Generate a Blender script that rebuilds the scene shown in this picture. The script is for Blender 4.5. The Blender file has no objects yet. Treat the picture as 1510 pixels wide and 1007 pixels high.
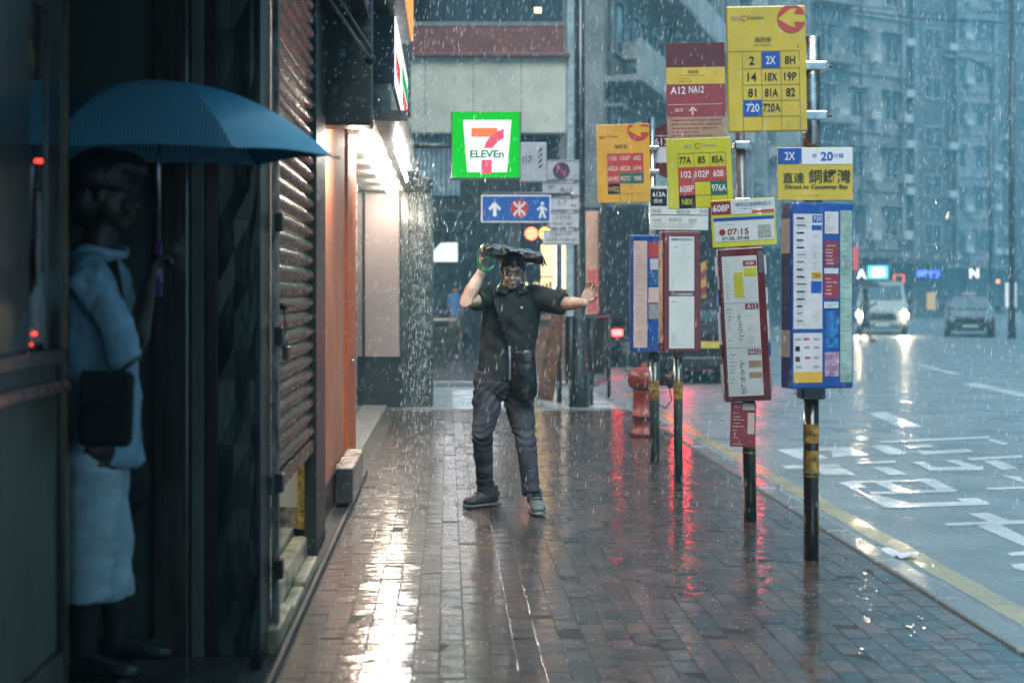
import bpy, bmesh, math, random
from mathutils import Vector, Matrix, noise
R = math.radians
random.seed(7)
sc = bpy.context.scene
col = sc.collection

# ------------------------------------------------------------------ camera
F = 2000.0; VX, VY = 660.0, 435.0; EYE = 1.4; PW, PH = 1510.0, 1007.0
cam = bpy.data.cameras.new('camera'); camo = bpy.data.objects.new('camera', cam); col.objects.link(camo)
cam.sensor_fit = 'HORIZONTAL'; cam.sensor_width = 36.0; cam.lens = 36.0 * F / PW
cam.shift_x = (PW / 2 - VX) / PW; cam.shift_y = (VY - PH / 2) / PW
cam.clip_start = 0.05; cam.clip_end = 900
camo.location = (0, 0, EYE); camo.rotation_euler = (R(90), 0, 0)
cam.dof.use_dof = True; cam.dof.focus_distance = 8.6; cam.dof.aperture_fstop = 1.8
sc.camera = camo

# ------------------------------------------------------------------ sky and sun (dusk under heavy rain cloud)
SUN_EL, SUN_AZ = R(55), R(14)
w = bpy.data.worlds.new('World'); sc.world = w; w.use_nodes = True
nt = w.node_tree; nt.nodes.clear()
wo = nt.nodes.new('ShaderNodeOutputWorld'); bg = nt.nodes.new('ShaderNodeBackground')
sky = nt.nodes.new('ShaderNodeTexSky'); sky.sky_type = 'NISHITA'; sky.sun_disc = False
sky.sun_elevation = SUN_EL; sky.sun_rotation = SUN_AZ; sky.air_density = 2.0; sky.dust_density = 2.0; sky.ozone_density = 5.0
mx = nt.nodes.new('ShaderNodeMix'); mx.data_type = 'RGBA'; mx.inputs['Factor'].default_value = 0.93
mx.inputs[7].default_value = (1.30, 2.75, 3.65, 1)       # the even grey-blue of the rain cloud
nt.links.new(sky.outputs[0], mx.inputs[6]); nt.links.new(mx.outputs[2], bg.inputs[0])
bg.inputs[1].default_value = 0.115
nt.links.new(bg.outputs[0], wo.inputs[0])
sl = bpy.data.lights.new('sun', 'SUN'); sl.energy = 1.3; sl.angle = R(30); sl.color = (1.0, 0.98, 0.94)
so = bpy.data.objects.new('sun', sl); col.objects.link(so)
d = Vector((math.sin(SUN_AZ) * math.cos(SUN_EL), -math.cos(SUN_AZ) * math.cos(SUN_EL), math.sin(SUN_EL)))
so.rotation_euler = d.to_track_quat('Z', 'Y').to_euler(); so.location = (20, -10, 40)
sc.view_settings.view_transform = 'Standard'; sc.view_settings.look = 'None'
sc.view_settings.exposure = 1.6; sc.view_settings.gamma = 1.0; sc.view_settings.use_curve_mapping = False
sc.render.engine = 'CYCLES'
cy = sc.cycles
cy.use_denoising = True
try: cy.denoiser = 'OPENIMAGEDENOISE'
except Exception: pass
cy.max_bounces = 6; cy.diffuse_bounces = 3; cy.glossy_bounces = 4; cy.transmission_bounces = 4
cy.transparent_max_bounces = 6; cy.volume_bounces = 1
cy.sample_clamp_indirect = 4.0; cy.sample_clamp_direct = 0.0; cy.caustics_reflective = False; cy.caustics_refractive = False

def at(px, py, Y):
    return Vector(((px - VX) * Y / F, Y, EYE + (VY - py) * Y / F))
def ground(px, py, z=0.0):
    Y = (EYE - z) * F / (py - VY)
    return Vector(((px - VX) * Y / F, Y, z))

# ------------------------------------------------------------------ materials
MATS = {}
def pm(name, c, rough=0.5, metal=0.0, var=0.12, vscale=6.0, bump=0.0, bscale=60.0, coat=0.0, crough=0.06,
       emit=None, es=0.0, trans=0.0, ior=1.45, alpha=1.0, spec=0.5, stretch=(1, 1, 1), rvar=0.0):
    if name in MATS: return MATS[name]
    m = bpy.data.materials.new(name); m.use_nodes = True; t = m.node_tree
    b = t.nodes['Principled BSDF']
    b.inputs['Base Color'].default_value = (*c, 1); b.inputs['Roughness'].default_value = rough
    b.inputs['Metallic'].default_value = metal; b.inputs['IOR'].default_value = ior
    b.inputs['Coat Weight'].default_value = coat; b.inputs['Coat Roughness'].default_value = crough
    b.inputs['Coat IOR'].default_value = 1.4
    b.inputs['Transmission Weight'].default_value = trans; b.inputs['Alpha'].default_value = alpha
    b.inputs['Specular IOR Level'].default_value = spec
    if emit: b.inputs['Emission Color'].default_value = (*emit, 1); b.inputs['Emission Strength'].default_value = es
    if var or bump or rvar:
        tc = t.nodes.new('ShaderNodeTexCoord'); mp = t.nodes.new('ShaderNodeMapping'); mp.inputs['Scale'].default_value = stretch
        t.links.new(tc.outputs['Object'], mp.inputs[0])
        if var or rvar:
            n = t.nodes.new('ShaderNodeTexNoise'); n.inputs['Scale'].default_value = vscale; n.inputs['Detail'].default_value = 6
            n.inputs['Roughness'].default_value = 0.65
            t.links.new(mp.outputs[0], n.inputs['Vector'])
        if var:
            r = t.nodes.new('ShaderNodeValToRGB')
            lo = [max(0, x * (1 - 2.2 * var)) for x in c]; hi = [min(1, x * (1 + 1.6 * var)) for x in c]
            r.color_ramp.elements[0].color = (*lo, 1); r.color_ramp.elements[1].color = (*hi, 1)
            r.color_ramp.elements[0].position = 0.3; r.color_ramp.elements[1].position = 0.7
            t.links.new(n.outputs[0], r.inputs[0]); t.links.new(r.outputs[0], b.inputs['Base Color'])
        if rvar:
            mr = t.nodes.new('ShaderNodeMapRange'); mr.inputs[1].default_value = 0.3; mr.inputs[2].default_value = 0.7
            mr.inputs[3].default_value = max(0.02, rough - rvar); mr.inputs[4].default_value = rough + rvar
            t.links.new(n.outputs[0], mr.inputs[0]); t.links.new(mr.outputs[0], b.inputs['Roughness'])
        if bump:
            n2 = t.nodes.new('ShaderNodeTexNoise'); n2.inputs['Scale'].default_value = bscale; n2.inputs['Detail'].default_value = 3
            bp = t.nodes.new('ShaderNodeBump'); bp.inputs['Strength'].default_value = bump; bp.inputs['Distance'].default_value = 0.01
            t.links.new(mp.outputs[0], n2.inputs['Vector']); t.links.new(n2.outputs[0], bp.inputs['Height'])
            t.links.new(bp.outputs[0], b.inputs['Normal']); 
            if coat: t.links.new(bp.outputs[0], b.inputs['Coat Normal'])
    MATS[name] = m
    return m
EMK = 0.34
def glow(name, c, s):
    s = s * EMK
    if name in MATS: return MATS[name]
    m = bpy.data.materials.new(name); m.use_nodes = True; t = m.node_tree; t.nodes.clear()
    o = t.nodes.new('ShaderNodeOutputMaterial'); e = t.nodes.new('ShaderNodeEmission')
    e.inputs[0].default_value = (*c, 1); e.inputs[1].default_value = s
    t.links.new(e.outputs[0], o.inputs[0]); MATS[name] = m
    return m

# ------------------------------------------------------------------ mesh builder
_TXT = {}
TMP = bpy.data.scenes.new('workbench'); TVL = TMP.view_layers[0]
def text_mesh(s, bold=0.0):
    k = (s, bold)
    if k in _TXT: return _TXT[k]
    c = bpy.data.curves.new('t', 'FONT'); c.body = s; c.resolution_u = 3; c.offset = bold
    o = bpy.data.objects.new('t', c); TMP.collection.objects.link(o); TVL.update()
    me = bpy.data.meshes.new_from_object(o.evaluated_get(TVL.depsgraph))
    v = [(q.co.x, q.co.y) for q in me.vertices]; f = [tuple(p.vertices) for p in me.polygons]
    bpy.data.objects.remove(o); bpy.data.curves.remove(c); bpy.data.meshes.remove(me)
    if v:
        x0 = min(a for a, b in v); x1 = max(a for a, b in v); y0 = min(b for a, b in v); y1 = max(b for a, b in v)
    else: x0 = y0 = 0; x1 = y1 = 1
    _TXT[k] = (v, f, (x0, x1, y0, y1))
    return _TXT[k]

class MB:
    def __init__(s): s.v = []; s.f = []; s.uv = None
    def add(s, vs, fs):
        n = len(s.v); s.v += [tuple(q) for q in vs]; s.f += [tuple(i + n for i in f) for f in fs]; return s
    def box(s, x0, x1, y0, y1, z0, z1):
        vs = [(x, y, z) for z in (z0, z1) for y in (y0, y1) for x in (x0, x1)]
        return s.add(vs, [(0, 2, 3, 1), (4, 5, 7, 6), (0, 1, 5, 4), (2, 6, 7, 3), (0, 4, 6, 2), (1, 3, 7, 5)])
    def quad(s, *p): return s.add(p, [tuple(range(len(p)))])
    def plate(s, pts, y0, y1):
        """polygon in x,z extruded from y0 (front) to y1"""
        n = len(pts); vs = [(x, y0, z) for x, z in pts] + [(x, y1, z) for x, z in pts]
        fs = [tuple(range(n)), tuple(range(2 * n - 1, n - 1, -1))] + [(i, i + n, (i + 1) % n + n, (i + 1) % n) for i in range(n)]
        return s.add(vs, fs)
    def extr(s, pts, z0, z1):
        n = len(pts); vs = [(x, y, z0) for x, y in pts] + [(x, y, z1) for x, y in pts]
        fs = [tuple(range(n - 1, -1, -1)), tuple(range(n, 2 * n))] + [(i, (i + 1) % n, (i + 1) % n + n, i + n) for i in range(n)]
        return s.add(vs, fs)
    def tube(s, pts, rad, seg=10, ref=None, round_ends=False):
        pts = [Vector(p) for p in pts]
        if not isinstance(rad, (list, tuple)): rad = [rad] * len(pts)
        rad = [(r, r) if not isinstance(r, (list, tuple)) else tuple(r) for r in rad]
        if round_ends:
            a = pts[0] - pts[1]; b = pts[-1] - pts[-2]
            a = a.normalized() if a.length else Vector((0, 0, 1)); b = b.normalized() if b.length else Vector((0, 0, 1))
            r0 = min(rad[0]); r1 = min(rad[-1])
            P = []; Q = []
            for k in (0.95, 0.7): P.append(pts[0] + a * r0 * k); q = math.sqrt(1 - k * k); Q.append((rad[0][0] * q, rad[0][1] * q))
            P += pts; Q += rad
            for k in (0.7, 0.95): P.append(pts[-1] + b * r1 * k); q = math.sqrt(1 - k * k); Q.append((rad[-1][0] * q, rad[-1][1] * q))
            pts, rad = P, Q
        n = len(pts); base = len(s.v); vs = []
        pa = None
        for i, p in enumerate(pts):
            t = (pts[min(i + 1, n - 1)] - pts[max(i - 1, 0)])
            t = t.normalized() if t.length > 1e-9 else Vector((0, 0, 1))
            rf = Vector(ref) if ref is not None else (pa if pa is not None else (Vector((1, 0, 0)) if abs(t.x) < 0.8 else Vector((0, 1, 0))))
            a = rf - t * rf.dot(t)
            if a.length < 1e-5: a = t.orthogonal()
            a.normalize(); b = t.cross(a); pa = a
            for k in range(seg):
                th = 2 * math.pi * k / seg
                vs.append(p + a * rad[i][0] * math.cos(th) + b * rad[i][1] * math.sin(th))
        fs = []
        for i in range(n - 1):
            for k in range(seg):
                k2 = (k + 1) % seg
                fs.append((i * seg + k, i * seg + k2, (i + 1) * seg + k2, (i + 1) * seg + k))
        fs.append(tuple(range(seg - 1, -1, -1))); fs.append(tuple((n - 1) * seg + k for k in range(seg)))
        return s.add(vs, fs)
    def lathe(s, prof, c=(0, 0, 0), seg=20):
        c = Vector(c); vs = []; fs = []; n = len(prof)
        for r, z in prof:
            for k in range(seg):
                th = 2 * math.pi * k / seg; vs.append((c.x + r * math.cos(th), c.y + r * math.sin(th), c.z + z))
        for i in range(n - 1):
            for k in range(seg):
                k2 = (k + 1) % seg; fs.append((i * seg + k, i * seg + k2, (i + 1) * seg + k2, (i + 1) * seg + k))
        fs.append(tuple(range(seg - 1, -1, -1))); fs.append(tuple((n - 1) * seg + k for k in range(seg)))
        return s.add(vs, fs)
    def ball(s, c, r, seg=14, rings=9, rot=None):
        c = Vector(c); rx, ry, rz = (r, r, r) if not isinstance(r, (tuple, list)) else r
        vs = []; fs = []
        for i in range(rings + 1):
            ph = math.pi * (i + 0.02) / (rings + 0.04) - math.pi / 2
            for k in range(seg):
                th = 2 * math.pi * k / seg
                q = Vector((rx * math.cos(ph) * math.cos(th), ry * math.cos(ph) * math.sin(th), rz * math.sin(ph)))
                if rot: q = rot @ q
                vs.append(c + q)
        for i in range(rings):
            for k in range(seg):
                k2 = (k + 1) % seg; fs.append((i * seg + k, i * seg + k2, (i + 1) * seg + k2, (i + 1) * seg + k))
        fs.append(tuple(range(seg - 1, -1, -1))); fs.append(tuple(rings * seg + k for k in range(seg)))
        return s.add(vs, fs)
    def text(s, st, x, z, h=None, w=None, y=0.0, align='C', bold=0.0):
        """flat lettering in the x,z plane facing -y; centred on z"""
        v, f, (x0, x1, y0, y1) = text_mesh(st, bold)
        if not v: return s
        if h is None: kx = kz = w / (x1 - x0)
        else:
            kz = h / (y1 - y0); kx = kz if w is None else w / (x1 - x0)
        ox = {'C': (x0 + x1) / 2, 'L': x0, 'R': x1}[align]
        return s.add([(x + (a - ox) * kx, y, z + (b - (y0 + y1) / 2) * kz) for a, b in v], f)
    def build(s, name, m, parent=None, smooth=False, bevel=0.0, loc=None, rot=None, seg=2):
        me = bpy.data.meshes.new(name); me.from_pydata(s.v, [], s.f)
        if m is not None: me.materials.append(m)
        me.update()
        bm = bmesh.new(); bm.from_mesh(me); bmesh.ops.recalc_face_normals(bm, faces=bm.faces); bm.to_mesh(me); bm.free()
        if smooth: me.shade_smooth()
        o = bpy.data.objects.new(name, me); col.objects.link(o)
        if parent: o.parent = parent
        if loc is not None: o.location = loc
        if rot is not None: o.rotation_euler = rot
        if bevel:
            b = o.modifiers.new('edge', 'BEVEL'); b.width = bevel; b.segments = seg; b.limit_method = 'ANGLE'; b.angle_limit = R(40)
        return o
    def flat(s, name, m, parent=None, loc=None, rot=None):
        """lettering / flat print: keep the face order as made (no normal recalculation needed)"""
        me = bpy.data.meshes.new(name); me.from_pydata(s.v, [], s.f); me.materials.append(m); me.update()
        o = bpy.data.objects.new(name, me); col.objects.link(o)
        if parent: o.parent = parent
        if loc is not None: o.location = loc
        if rot is not None: o.rotation_euler = rot
        return o
def tag(o, label, cat, group=None):
    o['label'] = label; o['category'] = cat
    if group: o['group'] = group
    return o
def struct(o, kind='structure'): o['kind'] = kind; return o
def thing(name, label, cat, loc=(0, 0, 0), rz=0.0, group=None):
    o = bpy.data.objects.new(name, None); col.objects.link(o); o.empty_display_size = 0.2
    o.location = loc; o.rotation_euler = (0, 0, rz)
    return tag(o, label, cat, group)
def share(name, me, parent, loc, rot=(0, 0, 0), scale=(1, 1, 1)):
    o = bpy.data.objects.new(name, me); col.objects.link(o); o.parent = parent
    o.location = loc; o.rotation_euler = rot; o.scale = scale
    return o
# ------------------------------------------------------------------ wet ground materials
def wet(name, c1, c2, rough, coat, crough, ripple, rscale, cell=None, speck=0.0, cior=1.6):
    m = bpy.data.materials.new(name); m.use_nodes = True; t = m.node_tree; N = t.nodes.new; Lk = t.links.new
    b = t.nodes['Principled BSDF']; g = N('ShaderNodeNewGeometry')
    def noise_(scale, vec=(1, 1, 1), detail=4, rgh=0.6):
        mp = N('ShaderNodeMapping'); mp.inputs['Scale'].default_value = vec; Lk(g.outputs['Position'], mp.inputs[0])
        n = N('ShaderNodeTexNoise'); n.inputs['Scale'].default_value = scale; n.inputs['Detail'].default_value = detail
        n.inputs['Roughness'].default_value = rgh; Lk(mp.outputs[0], n.inputs['Vector']); return n.outputs[0]
    def mth(op, a, bb=None):
        n = N('ShaderNodeMath'); n.operation = op
        for i, v in enumerate((a, bb)):
            if v is None: continue
            if isinstance(v, (int, float)): n.inputs[i].default_value = v
            else: Lk(v, n.inputs[i])
        return n.outputs[0]
    big = noise_(1.3)
    if cell:
        cx, cyy, ox = cell
        sp = N('ShaderNodeSeparateXYZ'); Lk(g.outputs['Position'], sp.inputs[0])
        ci = mth('FLOOR', mth('DIVIDE', mth('SUBTRACT', sp.outputs[0], ox), cx))
        ri = mth('FLOOR', mth('ADD', mth('DIVIDE', sp.outputs[1], cyy), mth('MULTIPLY', mth('MODULO', mth('ADD', ci, 100), 2), 0.5)))
        cb = N('ShaderNodeCombineXYZ'); Lk(ci, cb.inputs[0]); Lk(ri, cb.inputs[1])
        wn = N('ShaderNodeTexWhiteNoise'); wn.noise_dimensions = '3D'; Lk(cb.outputs[0], wn.inputs['Vector'])
        f = mth('ADD', mth('MULTIPLY', wn.outputs['Value'], 0.75), mth('MULTIPLY', mth('SUBTRACT', big, 0.35), 0.7))
        cv = wn.outputs['Value']
    else:
        f = big
    fine = noise_(90, detail=3)
    f = mth('ADD', f, mth('MULTIPLY', mth('SUBTRACT', fine, 0.5), 0.5 + speck))
    rp = N('ShaderNodeValToRGB'); rp.color_ramp.elements[0].color = (*c1, 1); rp.color_ramp.elements[1].color = (*c2, 1)
    rp.color_ramp.elements[0].position = 0.15; rp.color_ramp.elements[1].position = 0.85
    Lk(f, rp.inputs[0]); Lk(rp.outputs[0], b.inputs['Base Color'])
    b.inputs['Roughness'].default_value = rough
    b.inputs['Coat Weight'].default_value = coat; b.inputs['Coat IOR'].default_value = cior
    mr = N('ShaderNodeMapRange'); mr.inputs[1].default_value = 0.35; mr.inputs[2].default_value = 0.68
    mr.inputs[3].default_value = crough * 0.5; mr.inputs[4].default_value = crough * 2.4
    Lk(noise_(2.2, detail=5), mr.inputs[0]); Lk(mr.outputs[0], b.inputs['Coat Roughness'])
    # wind-blown ripples in the water film, wide across the street and short along it, plus rain pocks
    rip = mth('ADD', mth('ADD', mth('MULTIPLY', noise_(1.0, (rscale * 0.22, rscale, 1), 2), 1.0), mth('MULTIPLY', noise_(1.0, (rscale, rscale * 3.0, 1), 2), 0.50)), mth('MULTIPLY', noise_(1.0, (60, 90, 1), 2), 0.10))
    bp = N('ShaderNodeBump'); bp.inputs['Strength'].default_value = ripple; bp.inputs['Distance'].default_value = 0.01
    Lk(rip, bp.inputs['Height']); Lk(bp.outputs[0], b.inputs['Coat Normal'])
    bp2 = N('ShaderNodeBump'); bp2.inputs['Strength'].default_value = min(1, ripple * 1.2); bp2.inputs['Distance'].default_value = 0.008
    Lk(fine, bp2.inputs['Height']); Lk(bp2.outputs[0], b.inputs['Normal'])
    return m
CX, CY, OX = 0.098, 0.165, -0.62
M_paver = wet('wet_paver', (0.012, 0.009, 0.007), (0.115, 0.055, 0.034), 0.35, 1.0, 0.022, 0.50, 12, (CX, CY, OX), cior=1.9)
M_joint = wet('water_joint', (0.02, 0.018, 0.017), (0.05, 0.045, 0.04), 0.6, 0.0, 0.1, 0.5, 40)
M_road = wet('wet_asphalt', (0.085, 0.105, 0.115), (0.25, 0.30, 0.32), 0.45, 0.70, 0.30, 1.0, 12, speck=0.7)
M_kerb = wet('wet_granite', (0.10, 0.10, 0.10), (0.26, 0.25, 0.24), 0.4, 1.0, 0.09, 0.4, 30, speck=0.4)
M_farpave = wet('wet_far_paving', (0.05, 0.045, 0.045), (0.13, 0.11, 0.10), 0.4, 1.0, 0.07, 0.4, 14, (0.4, 0.4, 0.0))
M_white = wet('worn_road_white', (0.40, 0.41, 0.41), (0.88, 0.90, 0.90), 0.5, 1.0, 0.15, 0.7, 30, speck=0.7)
M_yellow = wet('worn_road_yellow', (0.22, 0.18, 0.09), (0.55, 0.45, 0.22), 0.5, 1.0, 0.13, 0.6, 30, speck=0.8)

# ------------------------------------------------------------------ ground, road, pavement, kerb
ZR = -0.08
g = struct(MB().quad((-60, -14, ZR - 0.05), (130, -14, ZR - 0.05), (130, 190, ZR - 0.05), (-60, 190, ZR - 0.05)).flat('ground', M_road))
rd = struct(MB().quad((-58, -12, ZR), (128, -12, ZR), (128, 188, ZR), (-58, 188, ZR)).flat('road', M_road))
PX0, PX1, PY1 = -0.75, 2.24, 16.6
pv = struct(MB().box(PX0 - 0.6, PX1, -4, PY1, ZR - 0.02, -0.0016).build('pavement', M_joint))
def paver_geo(mb, x0, x1, y0, y1, dz, tx, ty, h=0.03, c=0.004):
    cx, cy_ = (x0 + x1) / 2, (y0 + y1) / 2
    vs = []
    for (i, z) in ((0, -h), (0, -0.3 * c), (c, 0.0)):
        for (x, y) in ((x0 + i, y0 + i), (x1 - i, y0 + i), (x1 - i, y1 - i), (x0 + i, y1 - i)):
            vs.append((x, y, z + dz + (x - cx) * tx + (y - cy_) * ty))
    fs = [(0, 1, 5, 4), (1, 2, 6, 5), (2, 3, 7, 6), (3, 0, 4, 7), (4, 5, 9, 8), (5, 6, 10, 9), (6, 7, 11, 10), (7, 4, 8, 11), (8, 9, 10, 11)]
    mb.add(vs, fs)
rng = random.Random(3)
cells = []
ncol = int((PX1 - 0.01 - OX) / CX)
for ci in range(ncol):
    off = -0.5 * ((ci + 100) % 2)
    for ri in range(int(4.2 / CY), int(PY1 / CY) + 2):
        y0 = (ri + off) * CY; y1 = y0 + CY
        if y0 < 4.3 or y1 > PY1: continue
        cells.append((OX + ci * CX, y0))
def visible(c):
    Y = c[1] + 0.1; px = VX + F * (c[0] + 0.05) / Y; py = VY + F * EYE / Y
    return 392 < px < 1505 and py < 1004
near = sorted([c for c in cells if visible(c)], key=lambda c: c[1])[:298]
ns = set(near)
gap = 0.0020
pvm = []
for k in range(10):
    mb = MB(); paver_geo(mb, -CX / 2 + gap, CX / 2 - gap, -CY / 2 + gap, CY / 2 - gap, 0, 0, 0, c=0.0006 + 0.00006 * k)
    me = bpy.data.meshes.new('paver'); me.from_pydata(mb.v, [], mb.f); me.materials.append(M_paver); me.update(); pvm.append(me)
for k, (x, y) in enumerate(near):
    share('paver', rng.choice(pvm), pv, (x + CX / 2, y + CY / 2, rng.gauss(0, 0.0007)), (rng.gauss(0, 0.010), rng.gauss(0, 0.009), rng.gauss(0, 0.006)), (rng.uniform(0.97, 1.0), rng.uniform(0.98, 1.0), 1))
mb = MB()
for (x, y) in cells:
    if (x, y) not in ns: paver_geo(mb, x + gap, x + CX - gap, y + gap, y + CY - gap, rng.gauss(0, 0.0007), rng.gauss(0, 0.009), rng.gauss(0, 0.010), c=0.0008)
struct(mb.flat('paver_field', M_paver, pv), 'stuff')
# tactile / inspection cover strips set in the paving near the posts
kb = struct(MB().box(PX1 + 0.002, PX1 + 0.148, -4, PY1, ZR - 0.02, -0.02).build('kerb', M_kerb))
mbk = MB(); mbk.box(-0.073, 0.073, -0.44, 0.44, -0.078, 0.008)
kme = mbk.build('kerb_stone', M_kerb, kb, bevel=0.018); kme.location = (PX1 + 0.077, 4.0, 0)
for i in range(1, 14):
    o = kme.copy(); col.objects.link(o); o.location = (PX1 + 0.077 + rng.gauss(0, 0.002), 4.0 + 0.895 * i, rng.gauss(0, 0.002)); o.parent = kb
# end kerb at the side street and the pavement beyond it
struct(MB().box(-0.9, PX1 + 0.15, PY1 + 0.002, PY1 + 0.16, ZR - 0.02, 0.004).build('kerb', M_kerb, bevel=0.015))
struct(MB().box(-12, 2.3, 22.0, 60, ZR - 0.02, 0.0).build('pavement', M_farpave))
struct(MB().box(-12, 2.45, 21.85, 21.998, ZR - 0.02, 0.006).build('kerb', M_kerb, bevel=0.015))
# painted markings
ym = MB()
YZ = ZR + 0.002
pts = [(2.57, 4.0), (2.57, 9.6), (2.58, 15.5), (2.62, 20.5)]
for (a, b) in zip(pts[:-1], pts[1:]): ym.quad((a[0], a[1], YZ), (a[0] + 0.15, a[1], YZ), (b[0] + 0.15, b[1], YZ), (b[0], b[1], YZ))
struct(ym.flat('yellow_line', M_yellow, rd))
def gp(px, py): v = ground(px, py, YZ); return (v.x, v.y, v.z)
marks = {
 'lettering_word': [
  [(1145, 663), (1190, 660), (1222, 676), (1180, 677)], [(1190, 660), (1232, 659), (1240, 664), (1200, 665)], [(1225, 663), (1252, 661), (1262, 672), (1228, 674)],
  [(1152, 686), (1235, 684), (1243, 689), (1160, 691)], [(1205, 690), (1245, 690), (1262, 700), (1212, 700)],
  [(1232, 660), (1252, 658), (1282, 670), (1262, 673)], [(1283, 657), (1306, 656), (1340, 668), (1312, 671)], [(1332, 657), (1372, 655), (1378, 659), (1340, 661)], [(1352, 665), (1430, 662), (1436, 667), (1360, 670)],
  [(1298, 650), (1460, 643), (1460, 646), (1300, 653)], [(1462, 647), (1488, 654), (1480, 656), (1455, 649)],
  [(1265, 681), (1320, 679), (1322, 682), (1268, 684)], [(1285, 689), (1310, 688), (1338, 699), (1312, 700)],
  [(1345, 681), (1362, 680), (1384, 692), (1372, 694)], [(1372, 689), (1450, 687), (1450, 693), (1378, 694)], [(1392, 679), (1412, 678), (1450, 690), (1432, 692)],
  [(1425, 675), (1508, 671), (1508, 675), (1430, 679)], [(1448, 679), (1470, 678), (1503, 691), (1478, 693)]],
 'lettering_block': [
  [(1236, 711), (1262, 708), (1276, 718), (1262, 720)], [(1236, 711), (1246, 710), (1312, 747), (1290, 738)], [(1262, 709), (1365, 706), (1366, 709), (1264, 712)],
  [(1290, 711), (1312, 710), (1345, 724), (1318, 725)], [(1352, 706), (1376, 705), (1412, 723), (1385, 724)], [(1282, 725), (1412, 721), (1410, 725), (1286, 729)],
  [(1272, 730), (1290, 729), (1345, 742), (1305, 748)], [(1305, 743), (1455, 738), (1460, 744), (1308, 749)], [(1410, 735), (1442, 734), (1460, 743), (1428, 744)]],
 'lettering_stroke': [
  [(1428, 757), (1456, 755), (1490, 767), (1458, 769)], [(1392, 771), (1510, 766), (1510, 772), (1396, 775)], [(1440, 775), (1474, 772), (1512, 792), (1512, 806)],
  [(1475, 700), (1505, 702), (1512, 712), (1498, 708)], [(1455, 719), (1510, 717), (1510, 720), (1457, 722)], [(1485, 815), (1512, 812), (1512, 818), (1490, 820)], [(1490, 832), (1512, 830), (1512, 842), (1496, 838)]],
 'lane_dash': [[(1280, 609), (1305, 607), (1362, 629), (1330, 631)]],
 'lane_line': [[(1415, 566), (1440, 564), (1512, 580), (1512, 586)], [(1345, 536), (1352, 535), (1420, 552), (1405, 553)]],
}
for nm, polys in marks.items():
    mb = MB()
    for ip, p in enumerate(polys): mb.quad(*[(q_[0], q_[1], q_[2] + 0.0001 * ip) for q_ in [gp(*q) for q in p]])
    struct(mb.flat(nm, M_white, rd))
# crossing bars on the side street
mb = MB()
for k in range(5): mb.quad((-0.55 + k * 0.62, 17.6, YZ), (-0.25 + k * 0.62, 17.6, YZ), (-0.25 + k * 0.62, 21.0, YZ), (-0.55 + k * 0.62, 21.0, YZ))
struct(mb.flat('crossing_bars', M_white, rd))

# ------------------------------------------------------------------ common materials
K_dark = pm('dark_paint', (0.018, 0.02, 0.019), 0.4, var=0.3, vscale=4, bump=0.1, bscale=30)
K_black = pm('black_plastic', (0.012, 0.012, 0.013), 0.35, var=0.1)
K_steel = pm('stainless', (0.5, 0.5, 0.5), 0.28, 1.0, var=0.15, vscale=12, rvar=0.1)
K_grey = pm('grey_metal', (0.16, 0.17, 0.18), 0.4, 0.4, var=0.2, vscale=5, rvar=0.1)
K_concrete = pm('stained_concrete', (0.22, 0.23, 0.22), 0.7, var=0.25, vscale=2.5, bump=0.2, bscale=25)
K_glassdark = pm('dark_glass', (0.012, 0.016, 0.018), 0.06, var=0, spec=0.9)

# ------------------------------------------------------------------ near tenement block on the left
tb = thing('tenement_building', 'dark old tenement block with black canopy and pillars lining the wet pavement', 'building', (-0.7, 5.0, 0))
def tbx(name, x0, x1, y0, y1, z0, z1, m, bevel=0.0, parent=None):
    return MB().box(x0 + 0.7, x1 + 0.7, y0 - 5, y1 - 5, z0, z1).build(name, m, parent or tb, bevel=bevel)
K_wall = pm('black_wall', (0.030, 0.033, 0.031), 0.5, var=0.3, vscale=3, bump=0.2, bscale=18)
K_green = pm('peeling_green_paint', (0.018, 0.026, 0.024), 0.32, var=0.55, vscale=5, bump=0.6, bscale=14, stretch=(2, 2, 0.7))
K_wood = pm('varnished_wood', (0.045, 0.028, 0.02), 0.22, var=0.35, vscale=4, stretch=(9, 9, 0.6), coat=0.6)
K_strip = pm('grey_strip', (0.085, 0.088, 0.08), 0.5, var=0.12)
K_maroon = pm('maroon_paint', (0.03, 0.008, 0.008), 0.25, var=0.2)
K_doorway = pm('doorway_green_grey', (0.055, 0.06, 0.05), 0.55, var=0.12, vscale=3)
tbx('upper_wall', -9, -0.46, -4, 17.0, 3.62, 16, K_wall)
tbx('soffit', -3.2, -0.46, 3.62, 7.88, 3.02, 3.6, K_wall)
tbx('near_wall', -3.2, -1.26, -7.5, 1.99, -0.1, 3.0, K_wall)
tbx('near_shade_slab', -1.3, 1.5, -7.5, 3.6, 3.02, 3.3, K_wall)  # unseen slab overhead, added to shade the left foreground
tbx('edge_shade_slab', -0.455, -0.34, 3.62, 6.55, 3.06, 3.2, K_wall)  # unseen strip above the view, added to keep sun off the doorway
tbx('beam', -0.74, -0.445, 7.9, 8.12, 2.39, 3.6, K_wall, 0.01)
tbx('rear_wall', -9.2, -3.0, -4, 17, 0, 3.0, K_wall)
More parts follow.
